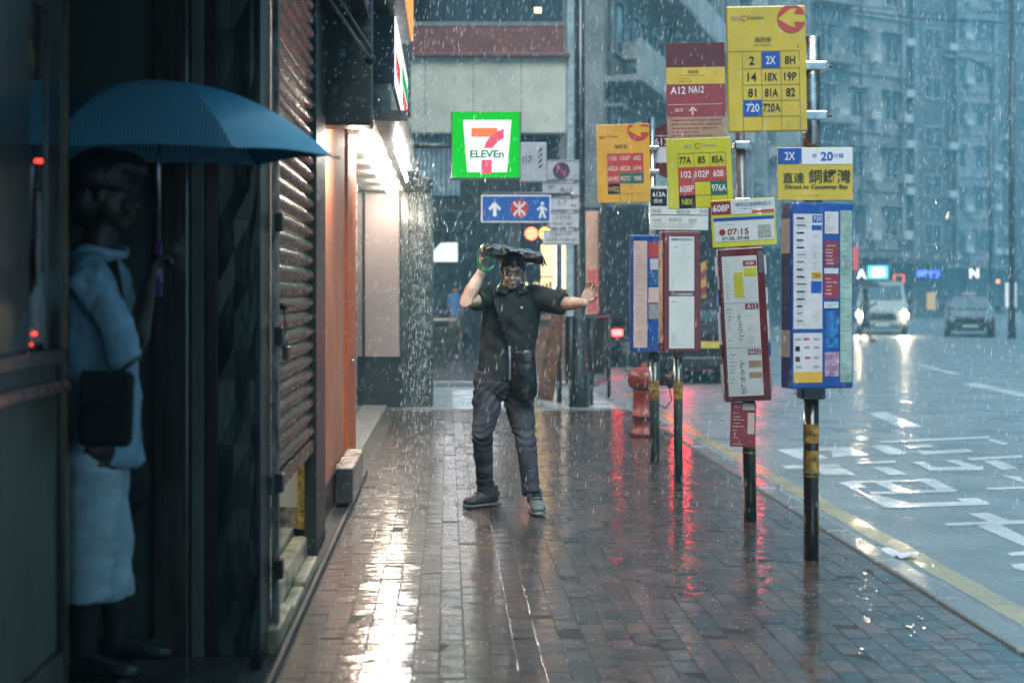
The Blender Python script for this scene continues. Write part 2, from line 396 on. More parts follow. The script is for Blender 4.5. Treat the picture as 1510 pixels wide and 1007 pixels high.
# pillar between the doorway and the shutter, faced with wood, a grey strip and peeling paint
pil = tbx('pillar', -1.09, -0.715, 5.10, 5.36, 0, 3.0, K_wall)
tbx('wood_facing', -1.106, -0.965, 5.065, 5.098, 0, 3.0, K_wood, 0.012, None)
tbx('grey_strip', -0.96, -0.912, 5.07, 5.098, 0, 3.0, K_strip, 0.004)
tbx('maroon_strip', -0.909, -0.862, 5.078, 5.098, 0, 3.0, K_maroon, 0.003)
gr = MB(); n = 26
prs = random.Random(5)
xs = [-0.858, -0.80, -0.74, -0.716]
for i in range(n):
    for j in range(4): gr.v.append((xs[j] + 0.7, 0.074 + prs.uniform(0, 0.016), 3.0 * i / (n - 1)))
for i in range(n - 1):
    for j in range(3): gr.f.append((i * 4 + j, i * 4 + j + 1, i * 4 + j + 5, i * 4 + j + 4))
gr.flat('peeling_facing', K_green, tb)
tbx('pillar_side', -0.716, -0.70, 5.076, 5.36, 0, 3.0, K_green)
# doorway recess
tbx('doorway_floor', -3.0, -1.1, 2.0, 5.3, -0.01, 0.12, pm('doorway_floor_tile', (0.06, 0.06, 0.05), 0.3, var=0.2, vscale=6, coat=0.4))
tbx('doorway_back', -3.0, -1.10, 5.105, 5.3, 0.12, 3.0, K_doorway)
tbx('doorway_side', -3.0, -2.3, 4.0, 5.1, 0.12, 3.0, K_wall)
tbx('doorway_step', -1.098, -0.735, 2.0, 5.06, -0.01, 0.05, pm('old_step_stone', (0.05, 0.046, 0.042), 0.35, var=0.3, coat=0.5))
# shutter shop room
K_room = pm('shop_room_white', (0.72, 0.69, 0.62), 0.6, var=0.08, vscale=2)
K_stone = pm('cream_stone', (0.42, 0.36, 0.25), 0.4, var=0.35, vscale=7, bump=0.3, bscale=20, coat=0.5)
tbx('shop_floor', -3.0, -0.80, 5.4, 7.55, -0.01, 0.19, pm('shop_floor_tile', (0.42, 0.40, 0.34), 0.3, var=0.15, vscale=5, coat=0.4))
tbx('shop_back_wall', -3.0, -0.778, 7.05, 7.12, 0.19, 3.0, K_room)
tbx('shop_stain', -1.2, -0.78, 7.044, 7.049, 0.19, 0.30, pm('damp_stain', (0.30, 0.26, 0.20), 0.7, var=0.5, vscale=14))
tbx('gold_post', -0.775, -0.73, 7.0, 7.06, 0.19, 3.0, pm('gold_foil', (0.62, 0.42, 0.08), 0.4, 0.3, var=0.35, vscale=30, bump=0.8, bscale=60), 0.004)
tbx('shop_side_wall', -3.1, -2.99, 5.4, 7.1, 0.19, 3.0, K_room)
tbx('threshold', -0.80, -0.715, 5.38, 6.95, -0.01, 0.17, K_stone, 0.02)
lp = tbx('ceiling_lamp', -1.9, -1.8, 5.7, 6.9, 2.75, 2.80, glow('shop_tube', (1.0, 0.9, 0.72), 70.0))
tbx('jamb', -0.785, -0.70, 7.13, 7.78, 0, 3.0, pm('rusty_jamb', (0.045, 0.032, 0.026), 0.4, var=0.5, vscale=8, bump=0.4, bscale=30), 0.01)
# bulge of worn step stones along the drip line
for i, (y0, y1, z) in enumerate(((5.3, 5.75, 0.10), (5.78, 6.2, 0.07), (6.24, 6.85, 0.085))):
    tbx('step_stone', -0.713, -0.655, y0, y1, -0.01, z, K_stone, 0.010)
tbx('drain_edge', -0.652, -0.625, 4.2, 10.6, -0.01, 0.035, K_dark, 0.008)

# ------------------------------------------------------------------ roller shutter
sh = thing('roller_shutter', 'half raised rusty brown roller shutter of curved slats beside the dark green pillar', 'shutter', (-0.7, 5.42, 0.6))
K_slat = pm('rusty_slat', (0.17, 0.105, 0.068), 0.3, 0.75, var=0.4, vscale=9, rvar=0.12, bump=0.2, bscale=40, stretch=(1, 0.5, 3))
W = 1.50; pitch = 0.072
mb = MB(); prof = []
for k in range(7):
    a = k / 6 * math.pi; prof.append((0.022 * math.sin(a) - 0.004, pitch * (k / 6) * 0.93))
prof += [(-0.010, pitch * 0.985), (-0.012, pitch * 1.0)]
for (x, z) in prof: mb.v += [(x, 0, z), (x, W, z)]
for i in range(len(prof) - 1): mb.f.append((2 * i, 2 * i + 1, 2 * i + 3, 2 * i + 2))
sm = bpy.data.meshes.new('slat'); sm.from_pydata(mb.v, [], mb.f); sm.materials.append(K_slat); sm.shade_smooth(); sm.update()
for i in range(33): share('slat', sm, sh, (rng.gauss(0, 0.0012), 0, 0.075 + i * pitch), (0, 0, rng.gauss(0, 0.0012)))
MB().box(-0.02, 0.018, 0, W, 0.0, 0.074).build('bottom_rail', K_slat, sh, bevel=0.006)
K_track = pm('shutter_track', (0.20, 0.18, 0.165), 0.42, 0.6, var=0.5, vscale=10, bump=0.3, bscale=30, stretch=(3, 3, 0.8))
MB().box(0.002, 0.03, -0.055, -0.002, -0.6, 2.45).build('guide_track', K_track, sh, bevel=0.004)
MB().box(-0.03, 0.03, W + 0.002, W + 0.05, -0.6, 2.45).build('guide_track', K_dark, sh, bevel=0.004)
for z in (0.02, 0.6, 1.05, -0.32):
    MB().box(0.018, 0.05, -0.075, -0.02, z, z + 0.075).build('hinge_lug', K_black, sh, bevel=0.006)
pk = thing('padlock', 'small dark padlock hanging from a cord on the roller shutter', 'padlock', at(414, 530, 5.5))
pk.location.x = -0.655
MB().box(-0.013, 0.013, -0.032, 0.032, 0, 0.055).build('body', pm('padlock_body', (0.05, 0.055, 0.055), 0.35, 0.6), pk, bevel=0.006)
MB().tube([(0, -0.02, 0.05), (0, -0.02, 0.075), (0, -0.01, 0.092), (0, 0.01, 0.092), (0, 0.02, 0.075), (0, 0.02, 0.05)], 0.005, 8).build('shackle', K_grey, pk, True)
MB().tube([(0, -0.008, 0.09), (-0.004, -0.012, 0.17), (-0.008, -0.012, 0.21)], 0.003, 6).build('cord', K_black, pk)
MB().ball((-0.01, -0.012, 0.215), 0.016).build('knob', K_black, pk, True)

# ------------------------------------------------------------------ glazed display case by the doorway (left edge)
XW = -1.2
dc = thing('display_case', 'tall dark framed glass display case with pale lower panel beside the doorway', 'display case', (XW, 3.2, 0.12))
K_frame = pm('brown_frame', (0.03, 0.024, 0.02), 0.25, var=0.3, vscale=6, coat=0.5)
K_panel = pm('cream_panel', (0.115, 0.11, 0.085), 0.4, var=0.15, vscale=7, stretch=(3, 3, 0.5))
def dcx(name, x0, x1, y0, y1, z0, z1, m, bevel=0.003): return MB().box(x0 - XW, x1 - XW, y0 - 3.2, y1 - 3.2, z0 - 0.12, z1 - 0.12).build(name, m, dc, bevel=bevel)
dcx('lower_panel', XW - 0.05, XW - 0.01, 2.0, 4.20, 0.30, 1.19, K_panel)
dcx('skirting', XW - 0.05, XW + 0.012, 2.0, 4.20, 0.12, 0.297, pm('skirting_wood', (0.10, 0.085, 0.07), 0.35, var=0.25))
dcx('end_post', XW - 0.06, XW + 0.006, 4.203, 4.285, 0.12, 3.0, K_frame)
dcx('edge_trim', XW + 0.0075, XW + 0.013, 4.222, 4.236, 0.12, 3.0, pm('brass_trim', (0.25, 0.17, 0.10), 0.25, 0.8, var=0.2), 0.001)
dcx('picture_rail', XW - 0.01, XW + 0.02, 2.0, 4.20, 1.19, 1.235, pm('rail_wood', (0.14, 0.07, 0.05), 0.3, var=0.2, coat=0.6))
dcx('push_bar', XW - 0.005, XW + 0.035, 2.6, 4.20, 1.105, 1.14, pm('red_bar', (0.30, 0.14, 0.12), 0.22, var=0.35, vscale=20, coat=0.5))
dcx('frame_stile', XW - 0.04, XW + 0.004, 4.06, 4.20, 1.236, 3.0, K_frame)
dcx('frame_stile', XW - 0.04, XW + 0.004, 2.0, 3.88, 1.236, 3.0, K_frame)
dcx('frame_rail', XW - 0.04, XW + 0.004, 3.882, 4.058, 2.25, 3.0, K_frame)
dcx('glass_pane', XW - 0.012, XW - 0.004, 3.881, 4.059, 1.237, 2.249, pm('display_glass', (0.66, 0.70, 0.72), 0.05, 1.0, var=0), 0)
# flat pictures behind the glass edge: bottle poster
pb = MB(); yy0, yy1 = 3.885, 4.055
def bp_(u, v): return (-0.0022, yy0 + (yy1 - yy0) * u - 3.2, 1.237 + 1.012 * v - 0.12)
pb.quad(bp_(0.05, 0.02), bp_(0.98, 0.02), bp_(0.92, 0.15), bp_(0.72, 0.19), bp_(0.4, 0.19), bp_(0.18, 0.14)); pb.quad(bp_(0.45, 0.19), bp_(0.75, 0.19), bp_(0.7, 0.46), bp_(0.52, 0.46))
pb.flat('poster_print', pm('poster_pale', (0.42, 0.36, 0.33), 0.12, var=0.3, vscale=20, coat=1.0, crough=0.03), dc)
pb = MB(); pb.quad(bp_(0.0, 0.72), bp_(0.22, 0.74), bp_(0.34, 0.83), bp_(0.22, 0.95), bp_(0.04, 0.97)); pb.flat('poster_print', pm('poster_red', (0.20, 0.05, 0.04), 0.12, var=0.2, coat=1.0, crough=0.03), dc)
pb = MB(); pb.quad(bp_(0.02, 0.83), bp_(0.30, 0.80), bp_(0.34, 0.86), bp_(0.04, 0.89)); 
for q in range(len(pb.v)): pb.v[q] = (pb.v[q][0] + 0.0012, pb.v[q][1], pb.v[q][2])
pb.flat('poster_print', pm('poster_yellow', (0.35, 0.27, 0.06), 0.12, var=0.2, coat=1.0, crough=0.03), dc)

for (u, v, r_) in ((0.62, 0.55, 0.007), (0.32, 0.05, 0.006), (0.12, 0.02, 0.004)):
    q = bp_(u, v); MB().ball((q[0] + 0.004, q[1], q[2]), r_, 12, 8).build('reflected_tail_light', glow('red_reflection', (1.0, 0.06, 0.04), 3.0), dc, True)  # glowing beads stand in for red tail lights reflected in the glass
# ------------------------------------------------------------------ convenience store
cs = thing('convenience_store', 'brightly lit corner shop front with salmon and orange panels under a white ceiling', 'shop', (-0.7, 8.0, 0))
def csx(name, x0, x1, y0, y1, z0, z1, m, bevel=0.0, parent=None): return MB().box(x0 + 0.7, x1 + 0.7, y0 - 8, y1 - 8, z0, z1).build(name, m, parent or cs, bevel=bevel)
K_salmon = pm('salmon_panel', (0.74, 0.26, 0.14), 0.55, var=0.10, vscale=2, spec=0.25)
K_orange = pm('orange_panel', (0.70, 0.15, 0.04), 0.5, var=0.10, vscale=2, spec=0.3)
K_ceil = pm('white_ceiling', (0.62, 0.58, 0.54), 0.4, var=0.05)
csx('salmon_panel', -0.82, -0.76, 7.90, 10.0, 0.22, 2.7, K_salmon, 0.004)
csx('dark_gap', -0.86, -0.785, 10.0, 10.34, 0.22, 2.7, K_black)
csx('orange_panel', -0.82, -0.76, 10.35, 11.25, 0.05, 2.7, K_orange, 0.004)
csx('door_frame', -1.05, -0.775, 11.26, 11.42, 0.05, 2.7, pm('pale_frame', (0.45, 0.52, 0.55), 0.3, 0.3, var=0.1), 0.004)
csx('panel_base', -0.82, -0.755, 7.90, 10.34, 0.0, 0.215, pm('base_brown', (0.20, 0.09, 0.06), 0.3, var=0.3, coat=0.5))
csx('handle', -0.759, -0.74, 10.7, 10.9, 0.86, 0.885, K_steel, 0.003)
csx('ceiling', -1.6, -0.545, 8.13, 16.98, 2.70, 2.76, K_ceil)
csx('canopy_underside', -0.543, -0.30, 10.0, 16.98, 2.68, 2.76, pm('dull_canopy_metal', (0.10, 0.10, 0.10), 0.35, 0.6, var=0.4, vscale=4))
csx('interior_floor', -4.0, -1.06, 8.2, 16.9, -0.01, 0.06, pm('store_floor', (0.6, 0.58, 0.54), 0.2, var=0.05))
csx('interior_wall', -4.05, -3.95, 8.2, 16.9, 0.06, 2.7, K_ceil)
csx('entrance_floor', -1.06, -0.76, 11.43, 16.9, -0.01, 0.03, pm('entrance_stone', (0.45, 0.43, 0.40), 0.3, var=0.15, coat=0.6))
gl = csx('glass_front', -1.055, -1.045, 11.43, 16.9, 0.06, 2.69, pm('shop_glass', (0.8, 0.85, 0.85), 0.02, var=0, trans=1.0, ior=1.1))
for y in (12.2, 13.8, 15.4): csx('mullion', -1.07, -1.03, y, y + 0.05, 0.06, 2.69, K_steel, 0.003)
for y in (11.2, 12.0, 13.1, 14.2, 15.3, 16.3):
    csx('ceiling_lamp', -0.74, -0.62, y, y + 0.30, 2.655, 2.698, glow('store_lamp', (1.0, 0.84, 0.66), 150.0))
csx('hanging_lamp', -0.60, -0.52, 8.28, 8.72, 2.33, 2.37, glow('porch_lamp', (1.0, 0.90, 0.78), 75.0))
csx('lamp_rod', -0.565, -0.555, 8.48, 8.50, 2.372, 2.70, K_black)
csx('lamp_bracket', -0.86, -0.78, 10.3, 10.42, 2.52, 2.7, K_black, 0.01)
csx('tube_lamp', -0.435, -0.415, 11.2, 14.1, 2.585, 2.605, glow('tube_lamp', (1.0, 0.97, 0.92), 90.0))
csx('end_wall', -4.0, -0.58, 16.93, 17.2, 0, 3.0, K_dark)
csx('poster_panel', -1.03, -0.60, 16.89, 16.926, 0.63, 2.66, pm('poster_pink', (0.30, 0.25, 0.25), 0.35, var=0.06, vscale=2), 0.006)
mb = MB()
for (z, s_, w_) in ((1.98, '小心', 0.10), (1.78, '公德 衛生', 0.18), (1.30, '注意', 0.08), (1.12, '保持清潔', 0.16)): mb.text(s_, -0.82 + 0.7, z, w=w_, y=8.884)
mb.flat('lettering', pm('faint_ink', (0.38, 0.33, 0.34), 0.5, var=0), cs)
for k in range(4): csx('wall_tile', -0.58 + k * 0.101, -0.482 + k * 0.101, 16.95, 17.6, 0, 2.85, pm('dark_green_tile', (0.035, 0.05, 0.045), 0.2, var=0.4, vscale=7, coat=0.8), 0.006)
csx('corner_fill', -0.575, -0.19, 16.96, 17.58, 0, 2.84, K_dark)
csx('fascia_box', -0.98, -0.44, 10.6, 16.9, 2.765, 3.05, pm('fascia_metal', (0.20, 0.20, 0.20), 0.28, 0.7, var=0.4, vscale=4), 0.01)
# planter box at the foot of the salmon panel
pl = thing('metal_box', 'low dark metal box with a steel rim standing against the salmon panel', 'box', (-0.68, 9.4, 0))
MB().box(-0.06, 0.055, -0.45, 0.62, 0.02, 0.24).build('body', pm('box_metal', (0.07, 0.06, 0.06), 0.3, 0.3, var=0.3, coat=0.4), pl, bevel=0.008)
MB().box(-0.064, 0.060, -0.46, 0.63, 0.243, 0.265).build('rim', K_steel, pl, bevel=0.006)
# fascia sign (numeral store) seen along the facade
fs = thing('fascia_sign', 'long lit white store fascia with red and green stripes under the canopy edge', 'sign', (-0.42, 10.7, 3.02))
MB().box(-0.20, 0.0, 0, 3.2, 0.03, 1.0).build('box', pm('sign_box', (0.05, 0.055, 0.065), 0.3, var=0.2), fs, bevel=0.01)
MB().box(0.002, 0.012, 0.02, 3.18, 0.04, 0.58).build('lit_face', glow('lit_white', (0.95, 0.98, 1.0), 1.6), fs)
for (a, b, z0, z1, mm) in ((0.05, 0.9, 0.15, 0.30, glow('lit_red', (0.9, 0.05, 0.04), 1.2)), (1.5, 3.15, 0.30, 0.45, glow('lit_green', (0.02, 0.5, 0.12), 1.0)), (1.6, 3.15, 0.12, 0.26, glow('lit_red', (0.9, 0.05, 0.04), 1.2))):
    MB().box(0.0125, 0.015, a, b, z0, z1).build('stripe', mm, fs)
os_ = thing('orange_fascia', 'glowing orange upper fascia sign with grey underside above the store canopy', 'sign', (-0.32, 7.0, 3.62))
MB().box(0.0, 0.02, 0, 4.9, 0.005, 1.6).build('lit_face', glow('lit_orange', (1.0, 0.36, 0.10), 1.5), os_)
MB().box(-0.135, -0.004, 0, 4.9, -0.02, 1.6).build('box', pm('fascia_grey', (0.16, 0.165, 0.17), 0.35, var=0.2), os_)
# folded awning arm under the dark canopy
aw = thing('awning_arm', 'folded metal awning arm under the black canopy above the shutter', 'awning arm', at(515, 40, 6.6))
a0 = at(480, -8, 6.3) - aw.location; a1 = at(546, 88, 7.3) - aw.location
MB().tube([a0, a1], 0.010, 8).build('tube', K_grey, aw, True)
MB().tube([a0 + Vector((0.05, 0, 0)), a1 + Vector((0.012, 0, 0.045))], 0.007, 8).build('tube', K_grey, aw, True)
MB().ball(a1, 0.03).build('joint', K_dark, aw, True)

# ------------------------------------------------------------------ projecting lit sign
SY = 13.5; s_ = F / SY
ps = thing('projecting_sign', 'square backlit green sign with white emblem, red and orange numeral and green word', 'sign', at(716, 263, SY))
def S(px, py): return ((px - 716) / s_, (263 - py) / s_)
x0, z0 = S(665, 264); x1, z1 = S(768, 164)
MB().box(x0, x1, 0.0, 0.16, z0, z1).build('frame', pm('sign_frame', (0.12, 0.13, 0.13), 0.35, 0.4), ps, bevel=0.008)
e = 0.013
MB().box(x0 + e, x1 - e, -0.006, -0.001, z0 + e, z1 - e).build('green_face', glow('sign_green', (0.006, 0.62, 0.03), 1.05), ps)
mb = MB(); mb.plate([S(683, 177.5), S(754, 177.5), S(747.5, 254), S(689, 254)], -0.010, -0.0065); mb.build('white_panel', glow('sign_white', (0.93, 0.98, 1.0), 1.35), ps, bevel=0.006)
mb = MB(); mb.plate([S(695, 189), S(733.5, 189), S(733.5, 202.5), S(695, 202.5)], -0.013, -0.0105); mb.build('numeral_bar', glow('sign_orange', (1.0, 0.27, 0.11), 1.0), ps)
arc = [S(743, 190.5), S(743, 204), S(735, 209), S(729, 215), S(726, 222), S(725, 232), S(725, 257), S(709.5, 257), S(709.5, 240), S(711, 228), S(714, 216), S(721, 204), S(730, 195.5)]
# numeral leg in two pieces round the word
mb = MB(); mb.plate([S(743, 190.5), S(743, 204), S(735, 209), S(729, 215), S(726, 219), S(713.5, 219), S(716, 211), S(722, 202.5), S(730, 195.5)], -0.013, -0.0105)
mb.build('numeral_leg', glow('sign_red', (0.95, 0.12, 0.22), 1.0), ps); mb = MB(); mb.plate([S(710, 236), S(725.5, 236), S(725, 256.5), S(709.5, 256.5)], -0.013, -0.0105); mb.build('numeral_foot', glow('sign_red', (0.95, 0.12, 0.22), 1.0), ps)
mb = MB(); cx_, cz_ = S(718, 227.5); mb.text('ELEVEn', cx_, cz_, h=11.5 / s_, w=50 / s_, y=-0.014, bold=0.035); mb.flat('lettering', glow('sign_word', (0.0, 0.32, 0.10), 0.9), ps)
bx0, bz = S(606, 214); MB().tube([(bx0, 0.08, bz), (x0 + 0.001, 0.08, bz)], 0.028, 10).build('bracket', K_grey, ps, True)
# ------------------------------------------------------------------ corner building across the side street
CB = 24.0; k_ = CB / F
cbd = thing('corner_building', 'beige corner building with brown band and overhanging first floor across the side street', 'building', (0.7, CB, 0))
def cbx(name, x0, x1, y0, y1, z0, z1, m, bevel=0.0): return MB().box(x0 - 0.7, x1 - 0.7, y0 - CB, y1 - CB, z0, z1).build(name, m, cbd, bevel=bevel)
K_beige = pm('beige_render', (0.56, 0.53, 0.43), 0.6, var=0.12, vscale=1.2, bump=0.1, bscale=20)
K_brown = pm('brown_tile', (0.20, 0.07, 0.055), 0.4, var=0.15, vscale=3)
ZB = at(0, 197, CB).z; ZT = at(0, 80, CB).z; ZW = at(0, 40, CB).z
cbx('beige_wall', -8, 2.10, CB, CB + 9, ZB, ZT, K_beige, 0.02)
for x in (-0.4, 0.45, 1.3): cbx('panel_joint', x, x + 0.012, CB - 0.004, CB - 0.001, ZB, ZT, pm('joint_grey', (0.22, 0.215, 0.18), 0.6, var=0.1))
cbx('brown_band', -8, 2.06, CB - 0.05, CB + 9, ZT + 0.01, ZW, K_brown)
cbx('ledge', -8, 2.16, CB - 0.10, CB + 9, ZT - 0.06, ZT + 0.008, K_brown, 0.01)
cbx('sill', -8, 2.05, CB - 0.06, CB + 9, ZW + 0.002, ZW + 0.08, pm('sill_grey', (0.20, 0.19, 0.18), 0.6))
for i in range(5):
    x = -0.6 + i * 0.53
    cbx('window_pane', x + 0.015, x + 0.515, CB, CB + 0.1, ZW + 0.09, ZW + 1.6, K_glassdark)
    cbx('window_frame', x - 0.012, x + 0.012, CB - 0.03, CB + 0.08, ZW + 0.085, ZW + 1.6, K_black)
cbx('window_lamp', 1.52, 1.66, CB - 0.02, CB - 0.005, ZW + 0.24, ZW + 0.34, glow('yellow_lamp', (1.0, 0.95, 0.55), 2.5))
cbx('upper_floors', -8, 2.05, CB + 0.12, CB + 9, ZW + 0.085, 14, K_concrete)
cbx('corner_pipe', 2.12, 2.24, CB + 0.1, CB + 0.3, 0, 12, pm('pale_pipe', (0.35, 0.42, 0.44), 0.4, var=0.2))
# corrugated hoarding below the overhang and dark passage
K_corr = pm('corrugated_sheet', (0.25, 0.32, 0.35), 0.4, 0.3, var=0.2, vscale=3)
zc0, zc1 = at(0, 288, CB).z, at(0, 188, CB).z
for i in range(10):
    x = -0.62 + i * 0.085
    cbx('corrugated_rib', x, x + 0.078, CB + 0.2 + 0.02 * (i % 2), CB + 0.3, zc0, zc1, K_corr, 0.012)
cbx('soffit_beam', -8, 2.0, CB + 0.32, CB + 0.6, zc0 - 0.25, ZB, K_dark)
cbx('shop_row', -9, -0.9, CB + 0.2, 48, 0, ZB, K_dark)
cbx('arcade_pillar', 1.72, 2.02, 30, 30.4, 0, ZB, K_concrete, 0.03)
cbx('arcade_pillar', 1.72, 2.02, 38, 38.4, 0, ZB, K_concrete, 0.03)
cbx('arcade_ceiling', -0.9, 2.0, CB + 0.62, 48, ZB - 0.3, ZB - 0.02, K_dark)
cbx('arcade_end', -0.9, 5.0, 48.1, 48.4, 0, ZB, pm('arcade_end_paint', (0.12, 0.11, 0.11), 0.6, var=0.5, vscale=2))
for y in (26.0, 29.0, 32.0, 35.0):
    cbx('arcade_lamp', -0.2, 1.2, y, y + 0.12, ZB - 0.36, ZB - 0.302, glow('arcade_tube', (0.95, 0.97, 1.0), 28.0))
for (y, c_, nm_) in ((33.0, (1.0, 0.75, 0.5), 'warm'), (40.0, (0.4, 0.55, 1.0), 'blue')):
    cbx('lit_shopfront', -0.899, -0.88, y, y + 3.2, 0.5, 2.3, glow('arcade_shop_' + nm_, c_, 3.0))
# white hanging notice in the passage, with small lit blue signs beyond
hs = thing('hanging_notice', 'white slanted hanging board over the dark passage behind the walking man', 'sign', at(654, 386, 27))
s27 = F / 27
mb = MB(); mb.plate([((634 - 654) / s27, 0), ((675 - 654) / s27, 0), ((675 - 654) / s27, 28 / s27), ((650 - 654) / s27, 28 / s27), ((634 - 654) / s27, 10 / s27)], 0, 0.06)
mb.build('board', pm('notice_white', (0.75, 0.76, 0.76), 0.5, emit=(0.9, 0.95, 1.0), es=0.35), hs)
MB().tube([((653 - 654) / s27, 0.03, 28 / s27), ((653 - 654) / s27, 0.03, 46 / s27), ((633 - 654) / s27, 0.03, 47 / s27)], 0.02, 6).build('hanger', K_grey, hs)

def lightbox(name, label, px0, px1, py0, py1, Y, color, strength, txt=None, tcol=None, bold=0.02, cat='sign'):
    s = F / Y; c = at((px0 + px1) / 2, py1, Y)
    t = thing(name, label, cat, c)
    w2 = (px1 - px0) / s / 2; h = (py1 - py0) / s
    MB().box(-w2, w2, 0, 0.15, 0, h).build('box', K_dark, t)
    MB().box(-w2 * 0.96, w2 * 0.96, -0.012, -0.002, h * 0.04, h * 0.96).build('lit_face', glow(name + '_%d_%d' % (px0, py0), color, strength), t)
    if txt:
        mb = MB(); mb.text(txt, 0, h / 2, h=h * 0.62, w=w2 * 1.5, y=-0.018, bold=bold); mb.flat('lettering', tcol, t)
    return t
def neon(label, px, py, hpx, Y, txt, color, st, wpx=None):
    s = F / Y; t = thing('neon_sign', label, 'neon sign', at(px, py + hpx / 2, Y))
    mb = MB(); mb.text(txt, 0, hpx / s / 2, h=hpx / s, w=(wpx / s if wpx else None), y=-0.06, bold=0.02); mb.flat('tube_lettering', glow('neon_%d' % px, color, st), t)
    MB().box(-(wpx or hpx) / s * 0.55, (wpx or hpx) / s * 0.55, 0, 0.12, -0.1, hpx / s + 0.1).build('backing', K_dark, t)
    return t

# second, unlit sign beside the projecting one
us = thing('hanging_sign', 'unlit grey white hanging sign box with dark slanted stripes behind the green sign', 'sign', at(786, 268, 15.5)); s15 = F / 15.5
MB().box(-20 / s15, 20 / s15, 0, 0.12, 0, 58 / s15).build('box', pm('sign_plastic', (0.42, 0.44, 0.47), 0.4, var=0.1), us, bevel=0.01)
mb = MB()
for q in range(4): mb.quad((8 / s15, -0.003, (18 + q * 8) / s15), (14 / s15, -0.003, (23 + q * 8) / s15), (14 / s15, -0.003, (27 + q * 8) / s15), (8 / s15, -0.003, (22 + q * 8) / s15))
mb.text('II7', -8 / s15, 32 / s15, h=11 / s15, y=-0.003); mb.flat('lettering', pm('sign_ink', (0.06, 0.065, 0.08), 0.5, var=0), us)

# lamp post with parking plates and the station direction sign
LY = 17.0; sL = F / LY
lpst = thing('lamp_post', 'tall dark street lamp post carrying parking plates and a blue direction sign', 'lamp post', (at(855, 0, LY).x, LY, 0))
lx = 855.0
def Lp(px, py): return ((px - lx) / sL, EYE + (VY - py) / sL)
MB().lathe([(0.12, 0), (0.12, 0.35), (0.085, 0.45), (0.068, 2.5), (0.06, 6.5)], seg=14).build('pole', pm('post_paint', (0.035, 0.045, 0.05), 0.35, 0.3, var=0.3, vscale=4, coat=0.4), lpst, True)
K_plate = pm('parking_plate', (0.46, 0.46, 0.50), 0.4, var=0.12, vscale=6)
K_ink = pm('black_ink', (0.015, 0.015, 0.018), 0.5, var=0)
def plate(px0, py0, px1, py1, texts, name='parking_plate', m=None, y=-0.09):
    a = Lp(px0, py1); b = Lp(px1, py0)
    p = MB().box(a[0], b[0], y, y + 0.012, a[1], b[1]).build(name, m or K_plate, lpst, bevel=0.003)
    mb = MB()
    for (st, px, py, h) in texts: q = Lp(px, py); mb.text(st, q[0], q[1], h=h / sL, y=y - 0.002)
    # thin border
    e_ = 0.01
    for (c0, c1, d0, d1) in ((a[0] + e_, b[0] - e_, a[1] + e_, a[1] + e_ + 0.008), (a[0] + e_, b[0] - e_, b[1] - e_ - 0.008, b[1] - e_)):
        mb.quad((c0, y - 0.002, d0), (c1, y - 0.002, d0), (c1, y - 0.002, d1), (c0, y - 0.002, d1))
    mb.flat('lettering', K_ink, p)
    return p
pp = plate(806, 237, 853, 268, [])
mb = MB(); q = Lp(827, 253)
mb.plate([(q[0] + 0.105 * math.cos(t * math.pi / 12), q[1] + 0.105 * math.sin(t * math.pi / 12)) for t in range(24)], -0.096, -0.0935); mb.build('prohibition_disc', pm('disc_purple', (0.09, 0.03, 0.08), 0.4, var=0.1), pp)
mb = MB(); mb.quad((q[0] - 0.08, -0.098, q[1] + 0.06), (q[0] - 0.06, -0.098, q[1] + 0.08), (q[0] + 0.08, -0.098, q[1] - 0.06), (q[0] + 0.06, -0.098, q[1] - 0.08)); mb.flat('slash', pm('slash_red', (0.32, 0.06, 0.07), 0.4, var=0), pp)
plate(799, 270, 853, 290, [('8-10', 835, 281, 7), ('AM', 812, 277, 4)])
plate(806, 292, 853, 312, [('5-7', 828, 300, 7), ('PM', 844, 304, 4)])
plate(806, 314, 853, 338, [('上午 下午', 829, 322, 5), ('MON - SAT', 829, 331, 4)])
plate(800, 340, 853, 362, [('UNLESS FOR', 826, 346, 4), ('GOODS VEHICLES', 826, 354, 4)])
K_blue = pm('sign_blue', (0.012, 0.085, 0.36), 0.3, var=0.08, coat=0.5)
K_wht = pm('sign_white_paint', (0.72, 0.74, 0.75), 0.4, var=0.04)
a = Lp(709, 329); b = Lp(811, 289)
wb = MB().box(a[0], b[0], -0.145, -0.125, a[1], b[1]).build('direction_sign', K_wht, lpst, bevel=0.004)
e_ = 0.016; MB().box(a[0] + e_, b[0] - e_, -0.149, -0.1455, a[1] + e_, b[1] - e_).build('blue_field', K_blue, wb, bevel=0.002)
def Q(px, py): x, z = Lp(px, py); return (x, -0.1525, z)
mb = MB(); mb.quad(Q(726.5, 320), Q(731.5, 320), Q(731.5, 305), Q(726.5, 305))
mb.quad(Q(729, 299), Q(738, 308.5), Q(736, 312), Q(729, 304.5)); mb.quad(Q(729, 299), Q(729, 304.5), Q(722, 312), Q(720, 308.5))
mb.flat('arrow', K_wht, wb)
q = Lp(765, 309); rr = 13.5 / sL
mb = MB(); mb.plate([(q[0] + rr * math.cos(t * math.pi / 14), q[1] + rr * math.sin(t * math.pi / 14)) for t in range(28)], -0.1525, -0.1495); mb.build('emblem_disc', pm('emblem_red', (0.45, 0.04, 0.05), 0.35, var=0.05), wb)
mb = MB()
def E_(dx, dz): return (q[0] + dx / sL, -0.1545, q[1] + dz / sL)
mb.quad(E_(-1.2, -10), E_(1.2, -10), E_(1.2, 10), E_(-1.2, 10))
